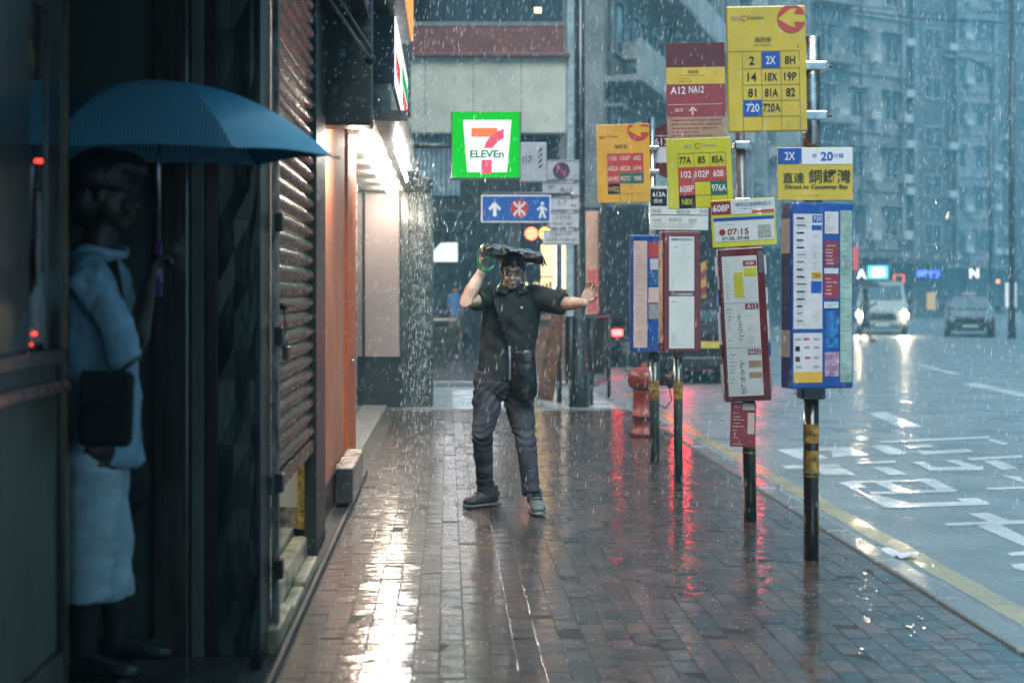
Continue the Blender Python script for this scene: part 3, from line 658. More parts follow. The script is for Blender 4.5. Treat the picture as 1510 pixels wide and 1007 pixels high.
for sg in (1, -1):
    arcp = [(sg * 9 * 1.0, 9), (sg * 6.5, 4.5), (sg * 3.2, 1.6), (1.1 * sg, 1.2)]; arcq = [(sg * 7, 10.5), (sg * 4.6, 6.6), (sg * 2.2, 4.0), (1.1 * sg, 3.6)]
    for i in range(3):
        mb.quad(E_(*arcp[i]), E_(*arcp[i + 1]), E_(*arcq[i + 1]), E_(*arcq[i]))
        mb.quad(E_(arcp[i][0], -arcp[i][1]), E_(arcp[i + 1][0], -arcp[i + 1][1]), E_(arcq[i + 1][0], -arcq[i + 1][1]), E_(arcq[i][0], -arcq[i][1]))
mb.flat('emblem_mark', K_wht, wb)
mb = MB(); hx = 798.5
mb.plate([(Lp(hx, 301.5)[0] + 2.6 / sL * math.cos(t * math.pi / 6), Lp(hx, 301.5)[1] + 2.6 / sL * math.sin(t * math.pi / 6)) for t in range(12)], -0.1525, -0.1515)
for pl_ in ([(796, 305), (801, 305), (801, 313), (796, 313)], [(796, 313), (799, 313), (796, 323), (793, 323)], [(798, 313), (801, 313), (804, 323), (801, 323)], [(796, 305), (797, 308), (791, 312), (790.5, 309.5)], [(800, 305), (806, 311), (804.5, 312.5), (799, 308)]): mb.quad(*[Q(*p) for p in pl_])
mb.flat('walking_figure', K_wht, wb)
a = Lp(700, 286); MB().tube([(Lp(712, 286)[0], -0.1, a[1]), (Lp(838, 286)[0], -0.1, a[1]), (Lp(851, 300)[0], -0.06, Lp(0, 300)[1])], 0.016, 8).build('sign_arm', K_grey, lpst, True)

# traffic light seen red behind the walking man
tl = thing('traffic_light', 'traffic signal glowing red above the walking man beyond the side street', 'traffic light', (at(783, 0, 22.4).x, 22.4, 0)); s22 = F / 22.4
zc = at(0, 345, 22.4).z
MB().tube([(0, 0.1, 0), (0, 0.1, zc + 0.4)], 0.05, 10).build('pole', K_grey, tl, True)
MB().box(-0.16, 0.16, -0.1, 0.05, zc - 0.8, zc + 0.2).build('housing', K_black, tl, bevel=0.03)
MB().lathe([(0.10, 0), (0.105, 0.01), (0.06, 0.03)], seg=16).build('red_lens', glow('red_signal', (1.0, 0.10, 0.05), 9.0), tl, loc=(0, -0.105, zc), rot=(R(90), 0, 0))
MB().lathe([(0.10, 0), (0.105, 0.01), (0.06, 0.03)], seg=16).build('amber_lens', glow('amber_signal', (1.0, 0.5, 0.1), 4.0), tl, loc=(0.23, -0.1, zc), rot=(R(90), 0, 0))
MB().lathe([(0.10, 0), (0.105, 0.01), (0.06, 0.03)], seg=16).build('dark_lens', K_glassdark, tl, loc=(0, -0.105, zc - 0.55), rot=(R(90), 0, 0))

# ------------------------------------------------------------------ lit kiosk and shop fronts past the side street
kz = thing('lit_kiosk', 'glowing yellow street kiosk with shelves behind the walking man', 'kiosk', (at(818, 0, 27).x, 27.0, 0)); sk = F / 27
MB().box(-0.62, 0.30, 0.5, 1.2, 0, 2.55).build('body', K_dark, kz)
MB().box(-0.55, 0.28, 0.40, 0.49, 1.35, 2.42).build('lit_window', glow('kiosk_light', (1.0, 0.70, 0.30), 2.3), kz)
MB().box(0.02, 0.22, 0.33, 0.395, 1.2, 2.40).build('lit_panel', glow('kiosk_white', (1.0, 0.93, 0.80), 2.6), kz)
for z in (1.5, 1.75): MB().box(-0.5, 0.0, 0.30, 0.395, z, z + 0.03).build('shelf', K_dark, kz)
for i in range(6): MB().box(-0.46 + i * 0.075, -0.41 + i * 0.075, 0.32, 0.39, 1.535, 1.535 + 0.08 + 0.03 * (i % 3)).build('goods', pm('goods_%d' % (i % 3), ((0.3, 0.08, 0.05), (0.25, 0.2, 0.05), (0.1, 0.12, 0.25))[i % 3], 0.4), kz)
MB().box(-0.55, 0.28, 0.2, 0.49, 0.9, 1.0).build('counter', pm('counter_wood', (0.35, 0.17, 0.08), 0.4), kz)
MB().box(-0.56, 0.29, 0.3, 0.48, 0.0, 0.89).build('counter_front', pm('counter_front', (0.30, 0.14, 0.09), 0.4, var=0.3), kz)
# glazed entrance column with glossy tiles
gc = thing('shopfront_column', 'glossy salmon lit shop entrance with dark reflective column beside the black barrier', 'shop front', (at(885, 0, 29).x, 29.0, 0)); s29 = F / 29
MB().box(-20 / s29, 3 / s29, 0.1, 0.3, 0, 3.2).build('lit_wall', pm('salmon_wall', (0.50, 0.30, 0.22), 0.35, emit=(1.0, 0.55, 0.36), es=0.10), gc)
MB().box(-18 / s29, 0.0, 0.05, 0.099, 1.05, 1.95).build('red_poster', glow('red_poster', (1.0, 0.22, 0.18), 0.5), gc)
mb = MB(); mb.tube([(14 / s29, 0.1, 0), (14 / s29, 0.1, 3.4)], 0.19, 18); mb.build('column', pm('mirror_tile', (0.12, 0.13, 0.13), 0.08, 0.6, var=0.2, vscale=5, stretch=(8, 8, 0.3)), gc, True)
for (z0, z1, c_) in ((2.05, 2.3, (0.1, 0.9, 0.6)), (1.85, 2.0, (1.0, 0.9, 0.75))):
    MB().box(6 / s29, 24 / s29, -0.14, -0.1, z0, z1).build('reflection_band', glow('band_%d' % int(z0 * 100), c_, 0.7), gc)  # glowing strips imitate green and white reflections on the glossy column

# black barrier with banner
br = thing('pedestrian_barrier', 'pedestrian railing covered by a dark banner at the pavement end', 'barrier', (at(842, 0, 16.9).x, 16.9, 0)); 
x1_ = at(898, 0, 19.6).x - br.location.x; dY = 2.7
def bxy(t): return (x1_ * t, dY * t)
for t in (0.0, 0.5, 1.0):
    x, y = bxy(t); MB().tube([(x, y, 0 if t < 0.01 else -0.13), (x, y, 1.12)], 0.026, 8).build('post', K_dark, br, True)
for z in (1.10, 0.18): MB().tube([(*bxy(0), z), (*bxy(1), z)], 0.02, 8).build('rail', K_dark, br, True)
for i in range(1, 14):
    t = i / 14.0; x, y = bxy(t); MB().tube([(x, y, 0.18), (x, y, 1.1)], 0.009, 6).build('bar', K_dark, br)
mb = MB(); nn = 14
for i in range(nn + 1):
    x, y = bxy(i / nn); o_ = 0.035 + 0.012 * math.sin(i * 1.9); sag = 0.02 * math.sin(i * 1.3)
    mb.v += [(x - 0.03 - o_, y, 0.28 + sag), (x - 0.04 - o_, y, 0.70), (x - 0.03 - o_, y, 1.13)]
for i in range(nn):
    for j in range(2): mb.f.append((i * 3 + j, i * 3 + j + 1, i * 3 + j + 4, i * 3 + j + 3))
mb.flat('banner', pm('dark_banner', (0.016, 0.017, 0.015), 0.85, var=0.3, vscale=3, spec=0.1), br)
# orange construction board leaning behind the man
ob = thing('leaning_board', 'orange brown board leaning against a dark post behind the walking man', 'board', (at(818, 0, 18.6).x, 18.6, ZR))
mb = MB(); sB = F / 18.6
mb.plate([(-0.25, 0.05), (-0.02, 0.02), (0.17, 1.55), (0.02, 1.6)], 0, 0.03); mb.build('board', pm('orange_board', (0.17, 0.075, 0.04), 0.5, var=0.4, vscale=5), ob)
MB().tube([(0.07, 0.09, 0), (0.07, 0.09, 2.35)], 0.035, 10).build('post', K_dark, ob, True)

# ------------------------------------------------------------------ fire hydrant
hy = thing('fire_hydrant', 'red cast iron fire hydrant with bulbous head standing near the kerb', 'fire hydrant', (at(950, 0, 13.5).x, 13.5, 0))
K_red = pm('hydrant_red', (0.19, 0.022, 0.015), 0.45, var=0.35, vscale=8, bump=0.15, bscale=40, coat=0.25)
for q in range(8): MB().lathe([(0.014, 0), (0.014, 0.016), (0.006, 0.02)], seg=6).build('bolt', K_red, hy, loc=(0.125 * math.cos(q * math.pi / 4), 0.125 * math.sin(q * math.pi / 4), 0.215))
MB().lathe([(0.15, 0), (0.155, 0.03), (0.14, 0.05), (0.118, 0.06), (0.115, 0.18), (0.135, 0.19), (0.135, 0.215), (0.115, 0.225), (0.11, 0.42), (0.118, 0.44), (0.11, 0.46)], seg=24).build('barrel', K_red, hy, True)
MB().lathe([(0.11, 0.462), (0.15, 0.49), (0.168, 0.55), (0.165, 0.60), (0.135, 0.65), (0.07, 0.68), (0.035, 0.685), (0.03, 0.72), (0.005, 0.725)], seg=24).build('head', K_red, hy, True)
MB().lathe([(0.06, 0), (0.06, 0.10), (0.085, 0.105), (0.085, 0.15), (0.05, 0.16), (0.03, 0.18)], seg=14).build('outlet_cap', pm('cap_dark', (0.05, 0.03, 0.035), 0.35, 0.3, var=0.3), hy, True, loc=(0.13, -0.02, 0.56), rot=(0, R(90), R(-18)))
MB().tube([(0.24, -0.06, 0.50), (0.26, -0.08, 0.36), (0.2, -0.09, 0.28), (0.12, -0.07, 0.33)], 0.006, 6).build('chain', K_dark, hy)

# ------------------------------------------------------------------ bus stop posts
C_yel = pm('panel_yellow', (0.62, 0.44, 0.035), 0.35, var=0.08, vscale=5, coat=0.5)
C_org = pm('panel_amber', (0.68, 0.38, 0.04), 0.35, var=0.08, vscale=5, coat=0.5)
C_lime = pm('panel_lime', (0.58, 0.55, 0.03), 0.35, var=0.08, vscale=5, coat=0.5)
C_blk = pm('print_black', (0.012, 0.012, 0.012), 0.4, var=0)
C_wht = pm('print_white', (0.74, 0.76, 0.78), 0.4, var=0)
C_red = pm('print_red', (0.48, 0.055, 0.05), 0.4, var=0.05, coat=0.4)
C_blu = pm('print_blue', (0.012, 0.075, 0.36), 0.4, var=0.05, coat=0.4)
C_grn = pm('print_green', (0.02, 0.14, 0.10), 0.4, var=0.05, coat=0.4)
C_mar = pm('panel_maroon', (0.10, 0.012, 0.015), 0.35, var=0.12, coat=0.4)
C_crm = pm('panel_crimson', (0.27, 0.03, 0.045), 0.35, var=0.1, coat=0.4)
C_tan = pm('panel_tan', (0.36, 0.24, 0.15), 0.4, var=0.1)
C_gry = pm('print_grey', (0.30, 0.31, 0.33), 0.5, var=0)
C_line = pm('grid_line', (0.30, 0.22, 0.05), 0.5, var=0)
C_paper = pm('paper_pale', (0.60, 0.57, 0.60), 0.45, var=0.06, vscale=6, coat=0.5, crough=0.03)
C_paperw = pm('paper_white', (0.58, 0.62, 0.61), 0.45, var=0.05, vscale=6, coat=0.6, crough=0.03)
C_pink = pm('paper_pink', (0.70, 0.52, 0.46), 0.45, var=0.06, coat=0.5)
C_caseblue = pm('case_blue', (0.010, 0.065, 0.30), 0.28, var=0.15, vscale=8, coat=0.6)
C_casered = pm('case_red', (0.13, 0.016, 0.018), 0.3, var=0.15, vscale=8, coat=0.6)
C_pole = pm('post_black', (0.014, 0.015, 0.014), 0.28, 0.2, var=0.3, coat=0.6)
C_tag = pm('pole_tape', (0.26, 0.16, 0.035), 0.4, var=0.5, vscale=25)

class Panel:
    """a plate on a post: local x right, z up, front towards -y, centred on its own middle"""
    def __init__(s, root, name, px0, py0, px1, py1, m, sc_, px_b, py_b, yf, tilt=0.0, thick=0.006, yaw=0.0, label=None, bevel=0.004):
        s.s = sc_; s.cx = (px0 + px1) / 2; s.cy = (py0 + py1) / 2; s.n = 0; s.root = root
        w2 = (px1 - px0) / 2 / sc_; h2 = (py1 - py0) / 2 / sc_; s.w2, s.h2 = w2, h2
        s.o = MB().box(-w2, w2, 0, thick, -h2, h2).build(name, m, root, bevel=bevel, loc=((s.cx - px_b) / sc_, yf, (py_b - s.cy) / sc_), rot=(0, R(tilt), R(yaw)))
        if label: s.o['label'] = label
    def p(s, px, py): return ((px - s.cx) / s.s, (s.cy - py) / s.s)
    def rect(s, name, px0, py0, px1, py1, m, lift=1, bev=0):
        a = s.p(px0, py1); b = s.p(px1, py0); y = -0.0012 * lift
        return MB().box(a[0], b[0], y - 0.0008, y, a[1], b[1]).build(name, m, s.o)
    def write(s, items, m, lift=2, bold=0.0, name='lettering', yf=0.0):
        for it in items:
            mb = MB(); st, px, py, h = it[:4]; wpx = it[4] if len(it) > 4 else None; al = it[5] if len(it) > 5 else 'C'
            q = s.p(px, py); mb.text(st, q[0], q[1], h=h / s.s, w=(wpx / s.s if wpx else None), y=-0.0012 * lift - 0.0006, align=al, bold=bold)
            o = mb.flat(name, m, s.o); o.location.y = yf
    def lines(s, segs, m, lift=1.5, name='grid'):
        mb = MB(); y = -0.0012 * lift
        for (px0, py0, px1, py1) in segs:
            a = s.p(px0, py1); b = s.p(px1, py0); mb.quad((a[0], y, a[1]), (b[0], y, a[1]), (b[0], y, b[1]), (a[0], y, b[1]))
        return mb.flat(name, m, s.o)
    def smallprint(s, px0, py0, px1, py1, m, step=3.2, fill=0.75, seed=1, thick=0.8):
        r = random.Random(seed); segs = []; y = py0 + 1
        while y < py1 - 1:
            if r.random() < fill:
                a = px0 + r.uniform(0, 2); e2 = px0 + (px1 - px0) * r.uniform(0.3, 1.0)
                while a < e2 - 1:
                    w_ = r.uniform(1.2, 4.5); segs.append((a, y, min(a + w_, e2), y + thick * r.uniform(0.7, 1.3))); a += w_ + r.uniform(0.5, 1.2)
            y += step * r.uniform(0.8, 1.2)
        if segs: s.lines(segs, m, 2.2, 'small_print')
def arrow_disc(P, cx, cy, r, clip, m_disc, m_arrow):
    """red disc clipped by the panel edge with a bent arrow pointing left"""
    pts = []
    for t in range(28):
        a = 2 * math.pi * t / 28; x = min(clip, cx + r * math.cos(a)); pts.append(P.p(x, max(cy - r * math.sin(a), P.cy - P.h2 * P.s + 1)))
    mb = MB(); mb.plate(pts, -0.0020, -0.0012); mb.build('arrow_disc', m_disc, P.o)
    k = r / 21.0
    ar = [(cx - 20 * k, cy), (cx - 2 * k, cy - 14 * k), (cx - 2 * k + 10 * k, cy - 15 * k), (cx + 3 * k, cy - 6 * k), (clip, cy - 5 * k), (clip, cy + 5 * k), (cx + 3 * k, cy + 5 * k), (cx + 6 * k, cy + 13 * k), (cx - 2 * k, cy + 11 * k)]
    mb = MB(); mb.quad(*[(P.p(x, y)[0], -0.0028, P.p(x, y)[1]) for x, y in ar]); mb.flat('arrow', m_arrow, P.o)
def post(label, px_b, py_b, lean=0.0):
    Y = F * EYE / (py_b - VY); return thing('bus_stop_post', label, 'bus stop', ((px_b - VX) * Y / F, Y, 0), 0, 'bus stop posts along the kerb'), F / Y

# --- post A: big yellow route board, destination board, blue timetable case
pA, sA = post('nearest bus stop post with large yellow route board and blue timetable case', 1196, 825)
def PA(*a, **k): return Panel(pA, *a[:6], sA, 1196, 825, a[6], **k)
MB().lathe([(0.040, 0), (0.040, 0.92)], seg=16).build('lower_pole', C_pole, pA, True)
MB().lathe([(0.046, 1.90), (0.046, 2.76), (0.03, 2.77)], seg=16).build('upper_pole', K_steel, pA, True)
MB().lathe([(0.038, 0.93), (0.038, 1.89)], seg=12).build('middle_pole', K_dark, pA, True)
MB().box(-0.062, 0.062, -0.06, 0.06, 0.85, 0.93).build('socket', C_pole, pA, bevel=0.01)
for z in (2.58, 2.32): 
    MB().box(-0.07, 0.075, -0.055, 0.055, z, z + 0.05).build('clamp', K_steel, pA, bevel=0.008)
    MB().tube([(0.05, -0.03, z + 0.025), (0.10, -0.03, z + 0.025)], 0.008, 8).build('bolt', K_dark, pA)
MB().box(-0.055, -0.040, -0.05, -0.03, 2.25, 2.72).build('rail', K_steel, pA)
for z0, z1 in ((0.62, 0.72), (0.66, 0.67), (0.46, 0.58), (0.44, 0.45)):
    MB().lathe([(0.0412, z0), (0.0412, z1)], seg=16).build('tape', C_tag, pA)
P = PA('route_panel', 1068, 13, 1184, 197, C_yel, -0.075, tilt=-1.0, thick=0.02, bevel=0.008)
arrow_disc(P, 1163, 33, 21, 1183, C_red, C_yel)
P.write([('Citybus', 1110, 31, 6.5, 24)], C_blk); P.write([('城巴', 1082, 31, 7)], C_gry); P.write([('C', 1093, 31, 8)], C_red)
P.write([('海防街', 1121, 63, 8), ('Hoi Ting Street', 1121, 71, 3.2, 26), ('1', 1172, 73, 5)], C_blk)
gx = [1090, 1118, 1146, 1173]; gy = [80, 104, 128, 151, 174, 195]
P.lines([(1070, 79, 1174, 79.8)] + [(x, 80, x + 0.9, 195) for x in gx] + [(1090, y, 1173, y + 0.9) for y in gy[1:5]], C_line)
P.rect('route_tile', 1118.5, 80.5, 1145, 104, C_blu, 2); P.rect('route_tile', 1090.5, 150.5, 1117.5, 173.5, C_blu, 2)
P.write([('2', 1104, 93, 12), ('8H', 1160, 93, 12, 15), ('14', 1104, 117, 12, 13), ('18X', 1132, 117, 12, 18), ('19P', 1160, 117, 12, 18), ('81', 1104, 140, 12, 12), ('81A', 1132, 140, 12, 19), ('82', 1160, 140, 12, 13), ('720A', 1132, 162, 12, 25)], C_blk, 2, 0.012)
P.write([('2X', 1131.5, 93, 12, 14), ('720', 1104, 162, 12, 19)], C_wht, 3.5, 0.012)
P = PA('destination_panel', 1141, 220, 1251, 297.5, C_yel, -0.08, tilt=-0.3, bevel=0.003)
P.rect('route_tile', 1142, 221, 1176, 244, C_blu); P.rect('time_strip', 1176.5, 221, 1250.5, 244.5, C_wht)
P.write([('2X', 1159, 232.5, 12, 15)], C_wht, 3, 0.012)
P.write([('20', 1213, 233, 13, 18)], C_blu, 3, 0.025); P.write([('約', 1195, 232, 6), ('分鐘', 1230, 232, 7)], C_blu, 3)
P.write([('直達', 1164.5, 264, 15, 31), ('銅鑼灣', 1217, 262, 20, 61)], C_blk, 3, 0.006); P.write([('Direct to Causeway Bay', 1198, 278, 7.5, 92)], C_blk, 3, 0.02)
P.smallprint(1185, 288, 1215, 291, C_gry, seed=4); P.smallprint(1145, 294, 1166, 296.5, C_gry, seed=5)
MB().box(-0.05, 0.05, -0.055, -0.03, 1.88, 1.90).build('bracket', C_caseblue, pA)
# the blue case turned a little so that its edge shows
cw = 100 / sA / 2; ch = 270 / sA / 2
case = MB().box(-cw, cw, -0.06, 0.06, -ch, ch).build('timetable_case', C_caseblue, pA, bevel=0.012, loc=((1200 - 1196) / sA, -0.06, (825 - 436) / sA), rot=(0, 0, R(14)))
class Case(Panel):
    def __init__(s, obj, sc_, cx, cy, yf): s.o = obj; s.s = sc_; s.cx = cx; s.cy = cy; s.yf = yf
    def rect(s, name, px0, py0, px1, py1, m, lift=1):
        a = s.p(px0, py1); b = s.p(px1, py0); y = s.yf - 0.0012 * lift
        return MB().box(a[0], b[0], y - 0.0008, y, a[1], b[1]).build(name, m, s.o)
    def write(s, items, m, lift=2, bold=0.0, name='lettering'):
        Panel.write(s, items, m, lift, bold, name, s.yf)
    def lines(s, segs, m, lift=1.5, name='grid'):
        o = Panel.lines(s, segs, m, lift, name); o.location.y = s.yf; return o
P = Case(case, sA, 1205, 436, -0.0605)
C_pg = pm('paper_green', (0.30, 0.42, 0.38), 0.45, var=0.2, vscale=9, coat=0.6, crough=0.03)
P.rect('timetable_sheet', 1158, 318, 1204, 484, C_paper); P.rect('notice_sheet', 1158, 490, 1204, 562, C_paper)
P.rect('notice_sheet', 1158.3, 546, 1203.5, 561.5, C_org, 2.2)
P.rect('notice_sheet', 1208, 314, 1230, 346, C_paper); P.rect('notice_sheet', 1207, 357, 1230, 393, C_crm); P.rect('notice_sheet', 1207, 396, 1230, 404, C_paper)
P.rect('notice_sheet', 1207, 405, 1230, 440, C_crm, 1.1); P.rect('notice_sheet', 1207, 445, 1230, 454, C_paperw); P.rect('notice_sheet', 1209, 458, 1229, 512, pm('print_midblue', (0.03, 0.16, 0.42), 0.4, var=0.4, vscale=30)); P.rect('notice_sheet', 1208, 518, 1231, 553, pm('paper_mauve', (0.45, 0.28, 0.40), 0.4, var=0.3, vscale=30))
P.rect('timetable_sheet', 1233, 312, 1252, 562, C_pg)
P.rect('route_tile', 1188, 320, 1203, 330, C_blu, 2.2); P.write([('720', 1195.5, 325, 6, 12)], C_wht, 3.4)
P.rect('route_tile', 1187, 334, 1203, 341, C_blu, 2.2); P.rect('route_tile', 1186, 402, 1203, 412, C_org, 2.2); P.write([('720A', 1194.5, 407, 6, 13)], C_blk, 3.4); P.rect('route_tile', 1186, 415, 1203, 432, C_blu, 2.2)
rr_ = random.Random(11)
segs = []
for i in range(15):
    y = 323 + i * 10.6; segs.append((1163, y, 1163 + rr_.uniform(9, 15), y + rr_.choice((1.2, 1.6, 2.6))))
P.lines(segs, C_blk, 2.2, 'small_print')
P.smallprint(1163, 326, 1182, 480, C_gry, 3.3, 0.8, 21, 0.7); P.smallprint(1188, 344, 1202, 400, C_gry, 3.0, 0.8, 22, 0.7); P.smallprint(1188, 434, 1202, 480, C_gry, 3.4, 0.6, 23, 0.7)
for i, (y, x, c_) in enumerate(((497, 1161, C_gry), (497, 1174, C_red), (497, 1190, C_gry), (509, 1161, C_blk), (509, 1175, C_gry), (509, 1190, C_gry), (524, 1161, C_mar), (524, 1176, C_red), (524, 1190, C_gry), (537, 1162, C_gry), (537, 1190, C_gry))):
    P.rect('stamp', x, y, x + (7 if c_ in (C_mar, C_blk) else 9), y + (7 if c_ in (C_mar, C_blk) else 3), c_, 2.2)
P.smallprint(1209, 318, 1229, 344, C_gry, 3, 0.9, 24); P.smallprint(1209, 362, 1228, 390, C_paper, 5, 0.9, 25, 1.4); P.smallprint(1209, 410, 1228, 438, C_paper, 5, 0.9, 26, 1.4); P.smallprint(1209, 447, 1229, 453, C_blu, 3, 1, 27); P.smallprint(1210, 522, 1229, 550, C_blu, 4, 0.9, 28); P.smallprint(1235, 320, 1250, 555, C_grn, 7, 0.5, 29)
sd = MB()
for (z0, z1) in ((0.22, 0.40), (-0.32, -0.18)): sd.box(-cw - 0.0015, -cw - 0.0005, -0.045, 0.045, z0, z1)
sd.build('side_notice', C_paperw, case)
for x in (-0.13, 0.13): MB().tube([(x, -0.02, -ch), (x - 0.012, -0.02, -ch - 0.018), (x, -0.02, -ch - 0.03), (x + 0.012, -0.02, -ch - 0.018)], 0.002, 5).build('wire_loop', K_dark, case)

# --- post B: lime route panel, 608P board, dark red case, pink notice
pB, sB_ = post('leaning bus stop post with lime yellow route panel and narrow dark red timetable case', 1105, 768)
def PB(*a, **k): return Panel(pB, *a[:6], sB_, 1105, 768, a[6], **k)
MB().tube([(0.005, 0, 0), (-0.005, 0.0, 0.8)], 0.040, 14).build('lower_pole', C_pole, pB, True)
MB().tube([(-0.012, 0.02, 0.8), (-0.055, 0.02, 2.5)], 0.030, 12).build('upper_pole', K_grey, pB, True)
for z in (0.45, 0.42): MB().lathe([(0.0415, z), (0.0415, z + 0.014)], seg=14).build('tape', C_tag, pB, loc=(-0.001, 0, 0))
for z in (2.3, 1.95): MB().box(-0.10, 0.0, -0.04, 0.05, z, z + 0.05).build('clamp', K_steel, pB, bevel=0.008)
P = PB('route_panel', 982, 205, 1077, 308, C_lime, -0.05, tilt=-2.2)
P.write([('Citybus', 1043, 216, 5.5, 22), ('城巴', 1014, 217, 6)], C_gry); P.write([('C', 1027, 216.5, 8)], C_red)
gx = [998, 1021.5, 1045, 1068.5]; gy = [226.5, 247.5, 268.5, 288.5, 307]
P.lines([(x, 227, x + 0.8, 307) for x in gx] + [(998, y, 1068, y + 0.8) for y in (226.5, 288.5)], C_line)
P.rect('route_tile', 998, 247.5, 1068.5, 268.5, C_red, 2); P.rect('route_tile', 998, 268.7, 1021.5, 288.5, C_red, 2); P.rect('route_tile', 1045, 268.7, 1068.5, 288.5, C_grn, 2); P.rect('route_tile', 998, 288.7, 1021.5, 307, C_blk, 2)
P.write([('77A', 1009, 237, 10, 17), ('85', 1033, 237, 10, 11), ('85A', 1056.5, 237, 10, 17)], C_blk, 2, 0.012)
P.write([('102', 1009.5, 258, 10, 15), ('102P', 1033, 258, 10, 20), ('608', 1056.5, 258, 10, 15), ('608P', 1009.7, 279, 10, 21), ('976A', 1056.7, 279, 10, 21)], C_wht, 3.5, 0.012)
P.write([('N8X', 1009.7, 298, 9, 16)], C_lime, 3.5, 0.012)
P = PB('notice_board', 1045, 295, 1139, 364, C_lime, -0.09, tilt=-3.2)
P.rect('route_tile', 1046, 297, 1074, 316, C_crm); P.rect('white_strip', 1074.5, 296.5, 1138.5, 317, C_paperw); P.rect('blue_strip', 1048, 321, 1136, 326, C_blu); P.rect('white_field', 1048, 326.3, 1136, 356, C_paperw)
P.write([('608P', 1060, 307, 10, 24)], C_wht, 3, 0.015)
P.write([('07:15', 1083, 342, 9, 31)], C_crm, 3, 0.02); P.write([('07:30, 07:45', 1079, 352, 6, 39)], C_blk, 3, 0.012); P.write([('特別交通服務班次', 1107, 303, 6, 52)], C_blu, 3)
mb = MB(); q = P.p(1060, 342); mb.plate([(q[0] + 4.5 / sB_ * math.cos(t * math.pi / 8), q[1] + 4.5 / sB_ * math.sin(t * math.pi / 8)) for t in range(16)], -0.0045, -0.0025); mb.build('clock_disc', C_crm, P.o)
P.rect('orange_strip', 1105, 312, 1137, 316, C_red, 2.2); P.smallprint(1065, 330, 1090, 333, C_gry, seed=31); P.rect('pale_square', 1112, 334, 1131, 353, pm('square_grey', (0.33, 0.36, 0.33), 0.5, var=0.2, vscale=60), 2.2)
P.smallprint(1085, 308, 1125, 312, C_blu, 3, 1, 32)
cwB = 66 / sB_ / 2; chB = 224 / sB_ / 2
case = MB().box(-cwB, cwB, -0.075, 0.055, -chB, chB).build('timetable_case', C_casered, pB, bevel=0.008, loc=((1095 - 1105) / sB_, -0.02, (768 - 478) / sB_), rot=(0, R(-3.0), R(-6)))
P = Case(case, sB_, 1095, 478, -0.0755)
P.rect('timetable_sheet', 1067, 378, 1117, 582, C_paperw); P.rect('side_sheet', 1119, 372, 1127, 404, K_grey); 
P.rect('route_tile', 1097, 385, 1116, 393, C_crm, 2.2); P.rect('route_tile', 1097, 448, 1116, 456, C_crm, 2.2); P.rect('route_tile', 1097, 514, 1116, 522, C_crm, 2.2)
P.write([('608', 1106.5, 389, 5, 12), ('A12', 1106.5, 452, 6, 14), ('NA12', 1106.5, 518, 6, 16)], C_wht, 3.4)
P.rect('highlight', 1083, 402, 1096, 438, C_lime, 2.0); P.rect('highlight', 1098, 396, 1116, 408, C_lime, 2.0); P.rect('highlight', 1098, 531, 1116, 541, C_tan, 2.0); P.rect('highlight', 1098, 548, 1116, 556, C_tan, 2.0)
P.smallprint(1070, 384, 1081, 440, C_gry, 4, 0.8, 41); P.smallprint(1070, 450, 1080, 505, C_blk, 5, 0.6, 42, 0.9); P.smallprint(1085, 462, 1094, 505, C_blk, 3.4, 0.95, 43, 1.2); P.smallprint(1070, 520, 1080, 576, C_blk, 5, 0.6, 44, 0.9); P.smallprint(1085, 530, 1094, 578, C_blk, 3.4, 0.95, 45, 1.4); P.smallprint(1098, 460, 1115, 510, C_gry, 3.8, 0.8, 46)
P.lines([(1067, 446, 1117, 446.8), (1067, 511, 1117, 511.8)], C_gry, 2.2)
# side leaflets on the flanks of the case
for sgn, nm in ((-1, 'left'), (1, 'right')):
    for i, (z0, z1, c_) in enumerate(((0.30, 0.42, C_paper), (0.12, 0.22, C_blu if sgn < 0 else C_paperw), (-0.1, 0.08, C_paper), (-0.2, -0.12, C_mar if sgn < 0 else C_blu), (-0.42, -0.24, C_paperw if sgn < 0 else C_gry))):
        MB().box(min(sgn * cwB, sgn * (cwB + 0.012)), max(sgn * cwB, sgn * (cwB + 0.012)), -0.06, 0.03, z0, z1).build('side_notice', c_, case)
P = PB('pink_notice', 1074, 592, 1111, 657, C_crm, -0.062, tilt=1.5, thick=0.002, bevel=0)
P.rect('header', 1077, 594, 1090, 602, C_red); P.write([('A12', 1083.5, 598, 4, 8)], C_paperw); P.rect('pale_patch', 1091, 594, 1109, 603, C_pink); P.smallprint(1077, 606, 1096, 655, C_pink, 5, 0.9, 51, 1.2); P.rect('pale_patch', 1099, 607, 1109, 638, C_pink)
# --- post C: maroon and crimson panel, red case
pC, sC_ = post('bus stop post with maroon, yellow and crimson panel and red framed timetable case', 1000, 710)
def PC(*a, **k): return Panel(pC, *a[:6], sC_, 1000, 710, a[6], **k)
MB().tube([(0.0, 0, 0), (0.0, 0.0, 1.0)], 0.034, 14).build('lower_pole', pm('post_green', (0.05, 0.07, 0.065), 0.3, 0.3, var=0.2, coat=0.5), pC, True)
MB().tube([(0.0, 0.03, 1.0), (0.05, 0.03, 3.3)], 0.030, 12).build('upper_pole', K_grey, pC, True)
MB().box(-0.045, 0.045, -0.045, 0.045, 0.93, 0.99).build('socket', C_casered, pC, bevel=0.008)
for z0, z1 in ((0.62, 0.78), (0.76, 0.80)): MB().lathe([(0.0352, z0), (0.0352, z1 - 0.03)], seg=14).build('tape', C_tag, pC)
P = PC('route_panel', 982, 64, 1069, 205, C_crm, -0.02, tilt=-1.0)
P.rect('header_band', 982.3, 64.3, 1068.7, 100, C_mar); P.rect('name_band', 982.3, 100.2, 1068.7, 125, C_yel); P.rect('foot_band', 982.3, 173, 1068.7, 204.7, C_tan)
